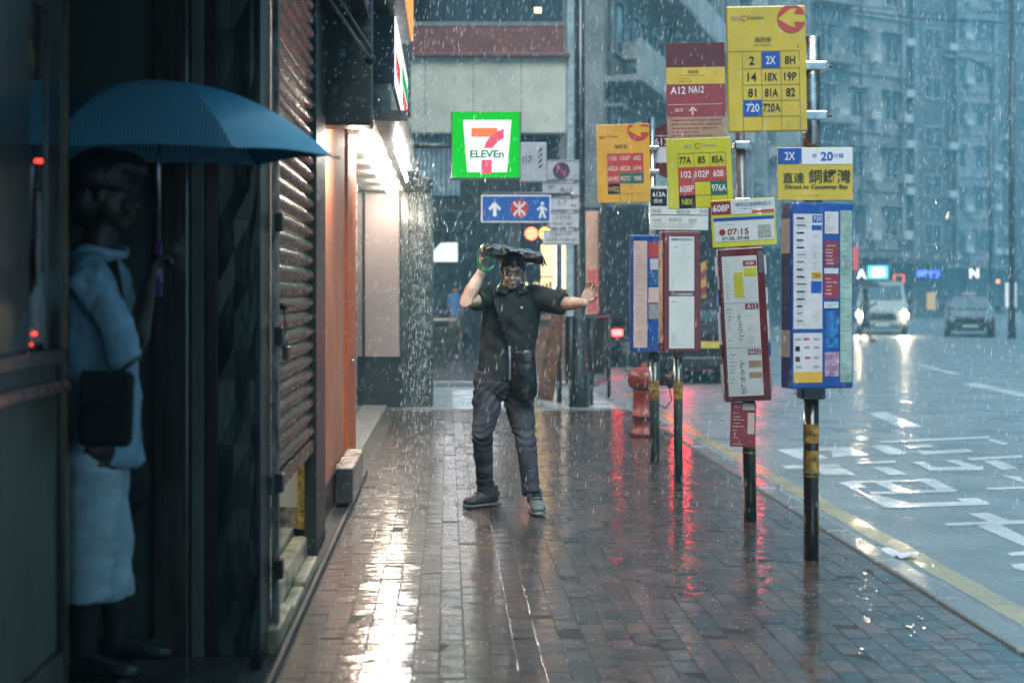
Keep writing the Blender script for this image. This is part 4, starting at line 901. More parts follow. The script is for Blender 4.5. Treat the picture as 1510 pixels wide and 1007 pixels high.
P.write([('A12', 999, 134, 11, 22), ('NA12', 1026, 133, 10.5, 22)], C_wht, 3, 0.012); P.write([('海防街', 1022, 107, 5)], C_blk, 3); P.smallprint(1000, 111, 1046, 122, C_blk, 4, 1, 61, 0.6)
P.lines([(984, 154.5, 1064, 155.2)], C_pink, 2.2); P.write([('機場', 1000, 163, 6)], C_pink, 3); P.smallprint(988, 176, 1064, 202, C_crm, 6, 1, 62, 2.0)
mb = MB()
for pl_ in ([(1014, 165), (1019, 158), (1021, 158), (1017, 165)], [(1019, 158), (1021, 158), (1027, 165), (1024, 165)], [(1018.5, 160), (1021, 160), (1021, 171), (1018.5, 171)]): mb.quad(*[(P.p(*p)[0], -0.004, P.p(*p)[1]) for p in pl_])
mb.flat('plane_symbol', C_pink, P.o)
cwC = 58 / sC_ / 2; chC = 177 / sC_ / 2
case = MB().box(-cwC, cwC, -0.06, 0.06, -chC, chC).build('timetable_case', C_casered, pC, bevel=0.012, loc=((1001 - 1000) / sC_, -0.04, (710 - 430) / sC_), rot=(0, 0, R(8)))
P = Case(case, sC_, 1002, 430, -0.0605)
P.rect('timetable_sheet', 982, 350, 1020, 429, C_paperw); P.rect('timetable_sheet', 982, 437, 1020, 513, C_paperw)
P.lines([(985, 352, 1018, 356), (985, 432, 1018, 436)], C_gry, 2.2); P.write([('A12', 991, 354, 3.4), ('NA12', 991, 434, 3.2)], C_blk, 3)
P.smallprint(985, 364, 996, 368, C_blk, 3, 1, 63); P.smallprint(985, 412, 996, 424, C_gry, 3, 1, 64); P.smallprint(985, 444, 996, 448, C_blk, 3, 1, 65); P.smallprint(985, 490, 996, 508, C_gry, 3, 1, 66); P.smallprint(998, 360, 1018, 425, C_gry, 5, 0.3, 67, 0.4)
MB().box(-cwC - 0.0015, -cwC - 0.0004, -0.05, 0.05, -chC * 0.85, chC * 0.85).build('side_notice', pm('paper_tan', (0.55, 0.42, 0.30), 0.5, var=0.3, vscale=15), case)
P = PC('notice_board', 956, 276, 1042, 340, C_paperw, -0.07, tilt=0.5)
P.rect('route_tile', 957, 280, 981, 305, C_blk); P.write([('613A', 969.5, 288, 7, 19)], C_wht, 3, 0.015); P.write([('西灣', 968, 298, 6)], C_wht, 3)
P.lines([(958, 317.5, 1041, 318.3)], C_blk, 2.2); P.write([('柴灣', 966, 312, 6), ('鰂魚涌', 1005, 313, 6), ('北角', 1035, 312, 6), ('中環', 967, 326, 6), ('銅鑼灣', 993, 325, 6), ('灣仔', 1019, 326, 6)], C_gry, 3); P.smallprint(960, 330, 1036, 337, C_gry, 3.5, 0.8, 68)
# --- post D: amber panel, maroon disc, blue case
pD, sD_ = post('farthest bus stop post with amber route panel, maroon disc and slim blue case', 965, 680)
def PD(*a, **k): return Panel(pD, *a[:6], sD_, 965, 680, a[6], **k)
MB().tube([(0.0, 0, 0), (0.0, 0.0, 0.9)], 0.042, 14).build('lower_pole', MATS['post_green'], pD, True)
MB().tube([(0.0, 0.03, 0.9), (-0.02, 0.03, 2.9)], 0.030, 12).build('upper_pole', K_steel, pD, True)
MB().lathe([(0.042, 0.84), (0.055, 0.86), (0.055, 0.90), (0.04, 0.92)], seg=14).build('collar', C_pole, pD, True)
for z0, z1 in ((0.52, 0.68),): MB().lathe([(0.0432, z0), (0.0432, z1)], seg=14).build('tape', C_tag, pD)
P = PD('route_panel', 880, 184, 958, 299, C_org, -0.03, tilt=-1.4)
arrow_disc(P, 942, 193, 16.5, 957, C_red, C_org)
P.write([('城巴', 888, 203, 4.5), ('Citybus', 904, 202, 4, 16), ('海防街', 915, 217, 6)], C_blk)
P.rect('route_tile', 895, 227, 948, 256, C_red, 2); P.rect('route_tile', 895, 256.2, 912.5, 271, C_red, 2); P.rect('route_tile', 912.7, 256.2, 948, 271, C_grn, 2); P.rect('route_tile', 895, 271.2, 912.5, 286, C_blk, 2)
P.write([('106', 903.5, 234, 7, 11), ('106P', 921, 234, 7, 15), ('682', 939, 234, 7, 11), ('682A', 903.5, 249, 7, 15), ('682B', 921, 249, 7, 15), ('694', 939, 249, 7, 11), ('694S', 903.5, 264, 7, 15), ('907D', 921, 264, 7, 15), ('988', 939, 264, 7, 11)], C_pink, 3.5, 0.01); P.write([('N122', 903.5, 279, 7, 15)], C_org, 3.5, 0.012)
P.lines([(912.3, 271, 913, 297), (930, 271, 930.7, 297), (895, 286, 948, 286.6)], C_line)
for z in (2.62, 2.42, 2.20): MB().box(-0.06, 0.04, -0.025, 0.06, z, z + 0.035).build('clamp', K_steel, pD, bevel=0.006)
dz = MB(); dz.plate([(28 / sD_ * math.cos(t * math.pi / 16) * 1.5, 28 / sD_ * math.sin(t * math.pi / 16) * 1.5) for t in range(32)], 0, 0.012)
dd = dz.build('route_disc', C_mar, pD, loc=((996 - 965) / sD_, 0.07, (680 - 221) / sD_))
mb = MB(); mb.box(-29 / sD_, 5 / sD_, -0.004, -0.001, -18 / sD_, 22 / sD_); mb.build('number_plate', C_paper, dd)
mb = MB(); mb.box(-28 / sD_, 4 / sD_, -0.007, -0.0045, 6 / sD_, 21 / sD_); mb.build('number_field', C_mar, dd)
mb = MB(); mb.text('613A', -14 / sD_, 13 / sD_, h=10 / sD_, y=-0.009); mb.flat('lettering', C_wht, dd)
cwD = 44 / sD_ / 2; chD = 172 / sD_ / 2
case = MB().box(-cwD, cwD, -0.06, 0.05, -chD, chD).build('timetable_case', C_caseblue, pD, bevel=0.012, loc=((950 - 965) / sD_, -0.03, (680 - 433) / sD_))
P = Case(case, sD_, 950, 433, -0.0605)
P.rect('timetable_sheet', 932, 356, 952, 512, C_pink); P.smallprint(935, 360, 950, 508, C_gry, 4, 0.7, 71, 0.9); P.rect('notice_sheet', 954, 358, 969, 380, C_red); P.rect('notice_sheet', 956, 382, 968, 398, C_paperw, 1.1); P.rect('notice_sheet', 954, 400, 969, 420, pm('print_midblue', (0.03, 0.16, 0.42), 0.4)); P.rect('notice_sheet', 954, 424, 969, 446, C_pink); P.rect('notice_sheet', 954, 448, 969, 470, C_gry); P.rect('notice_sheet', 955, 478, 968, 500, C_blu)

# white crumpled litter on the yellow line
lt = MB(); lr = random.Random(9); c0 = ground(1312, 822, ZR)
for i in range(7): lt.ball((lr.uniform(-0.13, 0.12), lr.uniform(-0.05, 0.05), 0.015 + 0.01 * lr.random()), (lr.uniform(0.03, 0.07), lr.uniform(0.02, 0.05), lr.uniform(0.015, 0.03)), 9, 6)
lt.v = [(x + 0.012 * noise.noise((x * 30, y * 30, z * 30)), y, max(0.002, z + 0.02 * noise.noise((x * 25, y * 25, z * 25 + 5)))) for x, y, z in lt.v]
tag(lt.build('plastic_bag', pm('white_plastic', (0.6, 0.63, 0.66), 0.3, var=0.1, coat=0.5), None, loc=c0), 'crumpled white plastic bag lying on the yellow kerb line', 'plastic bag')
# ------------------------------------------------------------------ far tenements along the bending road
def quick(name, mb, m, smooth=False):
    me = bpy.data.meshes.new(name); me.from_pydata(mb.v, [], mb.f); me.materials.append(m)
    bm = bmesh.new(); bm.from_mesh(me); bmesh.ops.recalc_face_normals(bm, faces=bm.faces); bm.to_mesh(me); bm.free()
    if smooth: me.shade_smooth()
    return me
K_win = pm('window_frame_metal', (0.35, 0.37, 0.37), 0.4, 0.4)
K_pane = pm('window_pane', (0.02, 0.03, 0.035), 0.08, var=0.3, vscale=0.7, spec=0.8)
K_ac = pm('ac_unit_white', (0.42, 0.43, 0.42), 0.5, var=0.2)
def win_mesh(w_, h_):
    f = MB(); t = 0.07
    f.box(-w_ / 2, w_ / 2, -0.06, 0.0, 0, t); f.box(-w_ / 2, w_ / 2, -0.06, 0.0, h_ - t, h_)
    f.box(-w_ / 2, -w_ / 2 + t, -0.06, 0, t, h_ - t); f.box(w_ / 2 - t, w_ / 2, -0.06, 0, t, h_ - t); f.box(-t / 2, t / 2, -0.05, 0, t, h_ - t)
    p = MB(); p.box(-w_ / 2 + t, w_ / 2 - t, -0.02, -0.004, t, h_ - t)
    return quick('window', f, K_win), quick('pane', p, K_pane)
WM = {k: win_mesh(*k) for k in ((1.5, 1.4), (1.1, 1.5), (1.9, 1.5))}
acm = MB(); acm.box(-0.35, 0.35, -0.5, 0, 0, 0.45); acm.box(-0.28, 0.28, -0.505, -0.5005, 0.06, 0.39); AC = quick('air_conditioner', acm, K_ac)
def facade(label, p0, p1, h, wallc, style, seed, wk, shopc=(0.05, 0.05, 0.05), dp=9.0):
    r = random.Random(seed); d = Vector((p1[0] - p0[0], p1[1] - p0[1])); Lg = d.length
    t = thing('tenement_building', label, 'building', (p0[0], p0[1], 0), math.atan2(d.y, d.x))
    wm = pm('facade_%d' % seed, wallc, 0.7, var=0.3, vscale=0.5, bump=0.1, bscale=5)
    wall = MB().box(0, Lg, 0, dp, 3.6, h).build('wall', wm, t)
    MB().box(0.05, Lg - 0.05, 0.6, dp, ZR, 3.59).build('ground_floor', pm('shop_dark_%d' % seed, shopc, 0.4, var=0.4, vscale=1), t)
    MB().box(-0.02, Lg + 0.02, -1.3, 0.0, 3.35, 3.6).build('canopy', pm('canopy_%d' % seed, tuple(c * 0.6 for c in wallc), 0.6, var=0.3), t)
    MB().box(-0.01, Lg + 0.01, -0.25, dp + 0.01, h + 0.002, h + 0.5).build('parapet', wm, t)
    nb = max(2, int(Lg / 2.5)); bw = Lg / nb; fl = int((h - 3.8) / 3.1)
    fr, pn = WM[wk]
    for i in range(nb + 1):
        if i < nb:
            x = 0.15 + i * bw
            MB().box(x, x + 0.3, 0.0, 0.59, ZR, 3.34).build('shop_pier', wm, t)
    for f in range(fl):
        z = 4.2 + f * 3.1
        if style == 'balcony':
            MB().box(0.1, Lg - 0.1, -0.95, -0.001, z - 0.55, z - 0.4).build('balcony_slab', wm, t)
            MB().box(0.1, Lg - 0.1, -0.95, -0.83, z - 0.399, z + 0.5).build('balcony_parapet', pm('parapet_%d' % seed, tuple(min(1, c * 1.35) for c in wallc), 0.6, var=0.2, vscale=1), t)
        elif style == 'bay':
            MB().box(0, Lg, -0.12, -0.001, z - 0.35, z - 0.25).build('string_course', wm, t)
        for i in range(nb):
            x = (i + 0.5) * bw
            o = share('window', fr, t, (x + r.uniform(-0.1, 0.1), -0.002, z + 0.35)); share('pane', pn, o, (0, 0, 0))
            if style == 'bay' or r.random() < 0.3:
                MB().box(x - wk[0] / 2 - 0.2, x + wk[0] / 2 + 0.2, -0.45, -0.003, z + 0.45 + wk[1], z + 0.53 + wk[1]).build('hood', wm, t)
            if r.random() < 0.6: share('air_conditioner', AC, t, (x + bw * 0.36, -0.003 if style != 'balcony' else -0.003, z + r.uniform(0.1, 0.4)))
        if style == 'bay' and True:
            for i in range(0, nb, 3): MB().box(i * bw + 0.2, i * bw + bw * 1.2, -0.8, -0.004, z - 0.1, z + 0.33).build('planter_ledge', wm, t)
    if style == 'pier':
        for i in range(nb + 1): MB().box(max(0, i * bw - 0.22), min(Lg, i * bw + 0.22), -0.42, -0.001, 3.61, h - 0.01).build('pier', pm('pier_%d' % seed, tuple(min(1, c * (1.5 if i % 3 == 0 else 1.1)) for c in wallc), 0.7, var=0.3, vscale=0.6), t)
    for x in (0.4, Lg * 0.52, Lg - 0.5): MB().tube([(x, -0.12, 3.7), (x, -0.12, h)], 0.07, 6).build('drain_pipe', K_grey, t)
    return t
facade('pale balcony tenement just behind the parked truck, nearest of the far row', (3.9, 34), (9.6, 50), 17, (0.26, 0.27, 0.26), 'balcony', 101, (1.9, 1.5), dp=1.8)
facade('grey tenement with window hoods between balcony block and taller towers', (9.9, 51), (18, 69), 22, (0.15, 0.17, 0.17), 'pier', 102, (1.5, 1.4))
facade('pale tower with planter ledges above the cyan shop sign', (18.6, 70), (25.0, 74), 29, (0.20, 0.215, 0.215), 'bay', 103, (1.1, 1.5), dp=8)
facade('dark tower standing behind the blue neon sign', (26.0, 84), (32.5, 87), 29.3, (0.085, 0.10, 0.105), 'pier', 104, (1.5, 1.4), dp=8)
facade('lighter tower set back between two dark towers', (33.5, 98), (41.0, 101), 28.5, (0.20, 0.21, 0.21), 'bay', 105, (1.9, 1.5), dp=8)
facade('grey tower right of the white lit letter', (42.0, 106), (48.5, 110), 29.4, (0.10, 0.11, 0.115), 'pier', 106, (1.5, 1.4), dp=8)
facade('faint farthest tower at the right edge of the picture', (51, 121), (66, 128), 28, (0.17, 0.175, 0.18), 'pier', 107, (1.9, 1.5), dp=8)
ob_ = thing('tenement_building', 'tall block across the road outside the right edge of the picture', 'building', (24, 14, 0))
MB().box(0, 9, -27, 26, ZR, 27).build('wall', K_concrete, ob_)
for f in range(7):
    MB().box(-0.5, -0.002, -27, 26, 3.4 + 3.2 * f, 3.9 + 3.2 * f).build('ledge', K_concrete, ob_)
    for i in range(8): MB().box(-0.06, -0.003, -25 + i * 6.3, -22.4 + i * 6.3, 4.7 + 3.2 * f, 6.2 + 3.2 * f).build('window', K_pane, ob_)
# lit shop signs far down the road
t = lightbox('shop_sign', 'cyan lit shop sign with white figure above the umbrella walker', 1279, 1310, 391, 412, 66, (0.10, 0.75, 0.85), 2.2, 'S', glow('sign_pale', (0.9, 1.0, 1.0), 4.0), 0.03)
neon('white lit letter left of the cyan shop sign', 1270, 404, 14, 66, 'A', (0.95, 1.0, 1.0), 3.0)
neon('red outline neon sign right of the cyan shop sign', 1325, 411, 12, 70, '冂', (1.0, 0.15, 0.08), 2.4, 16)
neon('blue neon sign with two characters above the road', 1369, 404, 12, 72, '時行', (0.06, 0.12, 1.0), 6.0, 34)
neon('white zigzag lit letter right of the blue neon sign', 1436, 403, 14, 74, 'N', (1.0, 1.0, 1.0), 3.0)
lightbox('shop_sign', 'tall pinkish red lit banner beside the blue timetable case', 1254, 1266, 362, 400, 60, (0.9, 0.16, 0.14), 0.8)
lightbox('shop_sign', 'small orange lamp box low at the right of the road', 1469, 1474, 412, 418, 70, (1.0, 0.30, 0.10), 3.5)
lightbox('shop_window', 'white lit shop window at the right end of the road', 1482, 1499, 415, 455, 76, (0.85, 0.95, 1.0), 1.2, cat='window')
lightbox('shop_window', 'dim amber lit doorway between the van and the taxi', 1366, 1380, 430, 458, 74, (1.0, 0.7, 0.35), 0.7, cat='window')

# lamp standards and cables at the right
def standard(label, px, py_top, Y, r=0.07, arm=0):
    x = (px - VX) * Y / F; zt = at(0, py_top, Y).z
    t = thing('lamp_standard', label, 'lamp post', (x, Y, ZR))
    MB().tube([(0, 0, 0), (0, 0, 1.2), (0, 0, zt - ZR)], [r * 1.7, r * 1.2, r], 8).build('pole', MATS['post_paint'], t, True)
    if arm:
        MB().tube([(0, 0, zt - ZR - 0.1), (arm * 0.6, 0, zt - ZR + 0.4), (arm, 0, zt - ZR + 0.45)], 0.045, 6).build('arm', MATS['post_paint'], t, True)
        MB().box(min(arm, arm * 1.35), max(arm, arm * 1.35), -0.12, 0.12, zt - ZR + 0.4, zt - ZR + 0.52).build('lamp_head', K_grey, t, bevel=0.03)
    return t
standard('thin grey pole at the right edge running out of the picture top', 1492, -20, 46, 0.09)
standard('thin pale pole behind the taxi reaching half way up the facade', 1461, 100, 62, 0.08, -1.6)
for i, (a, b, c) in enumerate((((1195, 8, 40), (1350, 28, 42), (1512, 36, 44)), ((1180, 2, 70), (1390, 22, 60), (1515, 18, 50)))):
    mb = MB(); mb.tube([at(*a), at(*b), at(*c)], 0.02, 6)
    tag(mb.build('overhead_cable', K_black), ('lower sagging' if i == 0 else 'upper thin') + ' overhead cable crossing the grey sky at top', 'cable')
# small bird gliding in front of the far facade
bd = thing('bird', 'tiny dark bird gliding before the far grey facade', 'bird', at(1334, 190, 38))
MB().tube([(-0.09, 0, 0), (0, 0, 0.01), (0.1, 0, 0)], [0.01, 0.03, 0.008], 8).build('body', K_black, bd, True)
mb = MB(); mb.add([(-0.03, 0, 0.01), (0.04, 0, 0.01), (0.03, -0.12, 0.05), (-0.05, -0.2, 0.0), (-0.04, -0.1, 0.05)], [(0, 1, 2, 4), (4, 2, 3)])
mb.add([(-0.03, 0, 0.01), (0.04, 0, 0.01), (0.03, 0.12, 0.05), (-0.05, 0.2, 0.0), (-0.04, 0.1, 0.05)], [(0, 1, 2, 4), (4, 2, 3)]); mb.flat('wings', K_black, bd)
bd.rotation_euler = (0, 0, R(80))

# ------------------------------------------------------------------ vehicles
def wheel(parent, x, y, r=0.33, w_=0.2):
    o = MB().lathe([(r * 0.55, -w_ / 2), (r * 0.95, -w_ / 2), (r, -w_ / 2 + 0.03), (r, w_ / 2 - 0.03), (r * 0.95, w_ / 2), (r * 0.55, w_ / 2)], seg=18).build('wheel', pm('tyre', (0.014, 0.014, 0.015), 0.5), parent, True, loc=(x, y, r), rot=(0, R(90), 0))
    MB().lathe([(r * 0.54, -w_ / 2 + 0.02), (r * 0.54, w_ / 2 - 0.02), (0.05, w_ / 2 + 0.005)], seg=14).build('rim', K_grey, o, True)
    return o
# box truck, rear towards the camera
TY = 27.5; sT = F / TY
tr = thing('box_truck', 'dark box truck seen from behind with glowing red tail lights by the kerb', 'truck', ((977 - VX) * TY / F, TY, ZR))
hw = 82 / sT; zt = at(0, 304, TY).z - ZR
K_truck = pm('truck_dark', (0.016, 0.017, 0.019), 0.6, var=0.3, vscale=2, spec=0.2)
MB().box(-hw, hw, 0, 5.2, 0.95, zt).build('cargo_box', K_truck, tr, bevel=0.04)
for sgn in (-1, 1):
    MB().box(min(sgn * 0.02, sgn * (hw - 0.06)), max(sgn * 0.02, sgn * (hw - 0.06)), -0.035, -0.002, 1.0, zt - 0.08).build('rear_door', K_truck, tr, bevel=0.01)
    MB().tube([(sgn * 0.25, -0.06, 1.05), (sgn * 0.25, -0.06, zt - 0.12)], 0.018, 6).build('lock_rod', K_grey, tr, True)
    MB().box(sgn * (hw - 0.2) - 0.10, sgn * (hw - 0.2) + 0.10, -0.12, -0.06, 0.66, 0.78).build('tail_light', glow('tail_red', (1.0, 0.03, 0.03), 26.0), tr, bevel=0.01)
    MB().box(sgn * (hw - 0.2) - 0.14, sgn * (hw - 0.2) + 0.14, -0.058, 0.0, 0.6, 0.84).build('lamp_housing', K_black, tr)
    wheel(tr, sgn * (hw - 0.22), 0.9, 0.42, 0.3); wheel(tr, sgn * (hw - 0.22), 5.9, 0.42, 0.28)
MB().box(-hw + 0.02, hw - 0.02, -0.056, 0.3, 0.5, 0.62).build('bumper', K_black, tr, bevel=0.02)
MB().box(-0.7, 0.7, 0.3, 6.8, 0.55, 0.9).build('chassis', K_black, tr)
MB().box(-hw + 0.1, hw - 0.1, 5.4, 7.0, 0.6, 2.5).build('cab', K_truck, tr, bevel=0.12)
cv = MB(); cv2 = MB()
xa, xb = (1027 - 977) / sT, (1041 - 977) / sT
for i in range(6):
    z = 1.06 + i * 0.17; (cv if i % 2 else cv2).quad((xa, -0.0365, z), (xb, -0.0365, z + 0.1), (xb, -0.0365, z + 0.27), (xa, -0.0365, z + 0.17))
cv.flat('chevron_yellow', pm('chevron_amber', (0.65, 0.32, 0.03), 0.4, var=0.1), tr); cv2.flat('chevron_red', pm('chevron_red', (0.25, 0.03, 0.02), 0.4, var=0.1), tr)
MB().box(-0.26, 0.26, -0.062, -0.0565, 0.5, 0.61).build('number_plate', pm('plate_yellow', (0.6, 0.45, 0.05), 0.4), tr)

def car(name, label, px, py, yaw, kind):
    Y = (EYE - ZR) * F / (py - VY); t = thing(name, label, 'car' if kind == 'taxi' else 'van', ((px - VX) * Y / F, Y, ZR), R(yaw))
    body_m = pm('taxi_paint', (0.06, 0.045, 0.045), 0.25, var=0.1, coat=1.0) if kind == 'taxi' else pm('van_paint', (0.45, 0.46, 0.46), 0.25, var=0.08, coat=1.0)
    if kind == 'taxi':   # (y, half width low, z low, z belt, half width roof, z top)
        S_ = [(0.0, 0.66, 0.32, 0.60, 0.60, 0.62), (0.06, 0.80, 0.22, 0.72, 0.72, 0.74), (0.5, 0.845, 0.2, 0.84, 0.76, 0.88), (1.25, 0.85, 0.2, 0.90, 0.74, 0.95), (1.3, 0.85, 0.2, 0.92, 0.72, 0.99), (2.05, 0.85, 0.2, 0.92, 0.60, 1.42), (3.0, 0.85, 0.2, 0.93, 0.60, 1.45), (3.7, 0.85, 0.2, 0.94, 0.68, 1.02), (4.5, 0.83, 0.22, 0.92, 0.70, 0.96), (4.6, 0.78, 0.3, 0.85, 0.68, 0.88)]
        ws = ((0.70, 1.33, 0.97), (0.575, 2.03, 1.39)); hl = (0.62, 0.62); zw = 0.31
    else:
        S_ = [(0.0, 0.75, 0.34, 0.85, 0.72, 0.90), (0.06, 0.88, 0.25, 1.0, 0.82, 1.05), (0.45, 0.92, 0.22, 1.12, 0.82, 1.16), (0.55, 0.92, 0.22, 1.14, 0.80, 1.25), (1.25, 0.93, 0.22, 1.15, 0.76, 1.92), (2.2, 0.93, 0.22, 1.15, 0.76, 2.02), (4.6, 0.93, 0.25, 1.15, 0.76, 2.0), (4.8, 0.88, 0.3, 1.1, 0.74, 1.9)]
        ws = ((0.78, 0.60, 1.27), (0.71, 1.22, 1.86)); hl = (0.74, 0.80); zw = 0.34
    mb = MB(); n = 12
    for (y, w0, zl, zb, w1, ztp) in S_:
        ring = [(-w0 * 0.9, zl), (-w0, zl + 0.12), (-w0, zb - 0.06), (-w0 * 0.985, zb), (-w1, ztp - 0.06), (-w1 * 0.9, ztp), (w1 * 0.9, ztp), (w1, ztp - 0.06), (w0 * 0.985, zb), (w0, zb - 0.06), (w0, zl + 0.12), (w0 * 0.9, zl)]
        mb.v += [(x, y, z) for x, z in ring]
    for i in range(len(S_) - 1):
        for k in range(n): mb.f.append((i * n + k, i * n + (k + 1) % n, (i + 1) * n + (k + 1) % n, (i + 1) * n + k))
    mb.f.append(tuple(range(n))); mb.f.append(tuple((len(S_) - 1) * n + k for k in range(n)))
    mb.build('body', body_m, t, bevel=0.02)
    gm = pm('car_glass', (0.05, 0.075, 0.085), 0.06, var=0, spec=1.0, coat=1.0)
    (w0, y0, z0), (w1, y1, z1) = ws
    MB().add([(-w0 * 0.93, y0 - 0.03, z0 + 0.03), (w0 * 0.93, y0 - 0.03, z0 + 0.03), (w1 * 0.96, y1 - 0.04, z1), (-w1 * 0.96, y1 - 0.04, z1)], [(0, 1, 2, 3)]).build('windscreen', gm, t)
    for sgn in (-1, 1):
        on = kind == 'van'
        MB().lathe([(0.10, 0), (0.105, 0.02), (0.05, 0.04)], seg=14).build('headlight', glow('headlamp', (1.0, 0.80, 0.52), 520.0) if on else pm('lamp_glass', (0.4, 0.45, 0.48), 0.15, coat=1.0), t, loc=(sgn * hl[1], -0.005 if kind == 'taxi' else 0.0, hl[0]), rot=(R(90), 0, 0))
        MB().box(sgn * (S_[3][1] + 0.10) - 0.09, sgn * (S_[3][1] + 0.10) + 0.09, S_[3][0] + 0.1, S_[3][0] + 0.22, S_[3][3] + 0.04, S_[3][3] + 0.17).build('mirror', K_black, t, bevel=0.02)
        wheel(t, sgn * (S_[2][1] - 0.1), 0.85, zw); wheel(t, sgn * (S_[2][1] - 0.1), 3.6, zw)
    MB().box(-0.5, 0.5, -0.03, 0.0, 0.50 if kind == 'taxi' else 0.55, 0.66 if kind == 'taxi' else 0.8).build('grille', K_black, t, bevel=0.01)
    MB().box(-0.8, 0.8, -0.06, 0.06, 0.28, 0.44).build('bumper', K_black if kind == 'taxi' else K_grey, t, bevel=0.03)
    MB().box(-0.26, 0.26, -0.072, -0.0615, 0.33, 0.44).build('number_plate', C_paperw, t)
    if kind == 'taxi':
        MB().box(-0.25, 0.25, 2.3, 2.45, 1.455, 1.58).build('roof_sign', pm('roof_sign', (0.6, 0.6, 0.58), 0.4), t, bevel=0.02)
    return t
def tail_car(px, Yr):
    t = thing('parked_car', 'dark car with red tail lights half hidden behind the narrow red timetable case', 'car', ((px - VX) * Yr / F, Yr, ZR))
    S_ = [(0.0, 0.72, 0.34, 0.80, 0.64, 0.84), (0.08, 0.82, 0.24, 0.92, 0.70, 0.96), (0.75, 0.85, 0.2, 0.94, 0.70, 1.0), (1.35, 0.85, 0.2, 0.93, 0.60, 1.42), (2.4, 0.85, 0.2, 0.92, 0.60, 1.43), (3.15, 0.85, 0.2, 0.90, 0.72, 0.98), (4.2, 0.82, 0.22, 0.76, 0.72, 0.80), (4.35, 0.7, 0.3, 0.6, 0.6, 0.63)]
    mb = MB(); n = 12
    for (y, w0, zl, zb, w1, ztp) in S_:
        ring = [(-w0 * 0.9, zl), (-w0, zl + 0.12), (-w0, zb - 0.06), (-w0 * 0.985, zb), (-w1, ztp - 0.06), (-w1 * 0.9, ztp), (w1 * 0.9, ztp), (w1, ztp - 0.06), (w0 * 0.985, zb), (w0, zb - 0.06), (w0, zl + 0.12), (w0 * 0.9, zl)]
        mb.v += [(x, y, z) for x, z in ring]
    for i in range(len(S_) - 1):
        for k in range(n): mb.f.append((i * n + k, i * n + (k + 1) % n, (i + 1) * n + (k + 1) % n, (i + 1) * n + k))
    mb.f.append(tuple(range(n))); mb.f.append(tuple((len(S_) - 1) * n + k for k in range(n)))
    mb.build('body', K_truck, t, bevel=0.02)
    MB().add([(-0.62, 0.80, 1.04), (0.62, 0.80, 1.04), (0.54, 1.30, 1.38), (-0.54, 1.30, 1.38)], [(0, 1, 2, 3)]).build('rear_window', K_glassdark, t)
    for sgn in (-1, 1):
        MB().box(sgn * 0.60 - 0.15, sgn * 0.60 + 0.15, -0.02, 0.06, 0.62, 0.76).build('tail_light', glow('brake_red', (1.0, 0.03, 0.04), 60.0), t, bevel=0.01)
        wheel(t, sgn * 0.74, 0.8, 0.31); wheel(t, sgn * 0.74, 3.4, 0.31)
    MB().box(-0.8, 0.8, -0.06, 0.05, 0.28, 0.46).build('bumper', K_black, t, bevel=0.03)
    MB().box(-0.26, 0.26, -0.03, -0.002, 0.60, 0.71).build('number_plate', pm('plate_yellow', (0.6, 0.45, 0.05), 0.4), t)
tail_car(1056, 22.5)
car('taxi', 'dark red taxi with pale roof sign driving toward us in the right lane', 1431, 497, -20, 'taxi')
car('van', 'pale van with blazing headlights behind the umbrella walker', 1301, 494, -17, 'van')

# ------------------------------------------------------------------ people
def remesh(mb, voxel, smooth_it=6, fac=0.5):
    me = bpy.data.meshes.new('tmp'); me.from_pydata(mb.v, [], mb.f)
    bm = bmesh.new(); bm.from_mesh(me); bmesh.ops.recalc_face_normals(bm, faces=bm.faces); bm.to_mesh(me); bm.free()
    o = bpy.data.objects.new('tmp', me); TMP.collection.objects.link(o)
    m = o.modifiers.new('r', 'REMESH'); m.mode = 'VOXEL'; m.voxel_size = voxel
    s = o.modifiers.new('s', 'SMOOTH'); s.iterations = smooth_it; s.factor = fac
    TVL.update(); out = bpy.data.meshes.new_from_object(o.evaluated_get(TVL.depsgraph))
    bpy.data.objects.remove(o); bpy.data.meshes.remove(me)
    out.shade_smooth()
    return out
def warp(me, fn):
    """move every vertex along its normal by fn(co)"""
    n_ = len(me.vertices); co = [0.0] * (3 * n_); me.vertices.foreach_get('co', co)
    nr = [0.0] * (3 * n_); me.vertex_normals.foreach_get('vector', nr)
    for i in range(n_):
        c = Vector(co[3 * i:3 * i + 3]); d_ = fn(c)
        for k in range(3): co[3 * i + k] += nr[3 * i + k] * d_
    me.vertices.foreach_set('co', co); me.update()
def folds(me, amp, sc1, stretch=(1, 1, 1), seed=0.0, fine=0.0):
    off = Vector((seed, seed * 0.7, 0))
    def fn(c):
        q = Vector((c.x * stretch[0], c.y * stretch[1], c.z * stretch[2])) * sc1 + off
        d_ = noise.noise(q) + 0.5 * (0.5 - abs(noise.noise(q * 2.1)))
        return amp * (d_ + (fine * noise.noise(q * 5) if fine else 0))
    warp(me, fn)
def link(name, me, m, parent): 
    o = bpy.data.objects.new(name, me); col.objects.link(o); o.parent = parent; me.materials.clear(); me.materials.append(m); return o
def skin_m(name, c):
    m = pm(name, c, 0.5, var=0.12, vscale=14, coat=0.15, crough=0.25)
    m.node_tree.nodes['Principled BSDF'].inputs['Subsurface Weight'].default_value = 0.12
    m.node_tree.nodes['Principled BSDF'].inputs['Subsurface Radius'].default_value = (0.02, 0.008, 0.005)
    return m
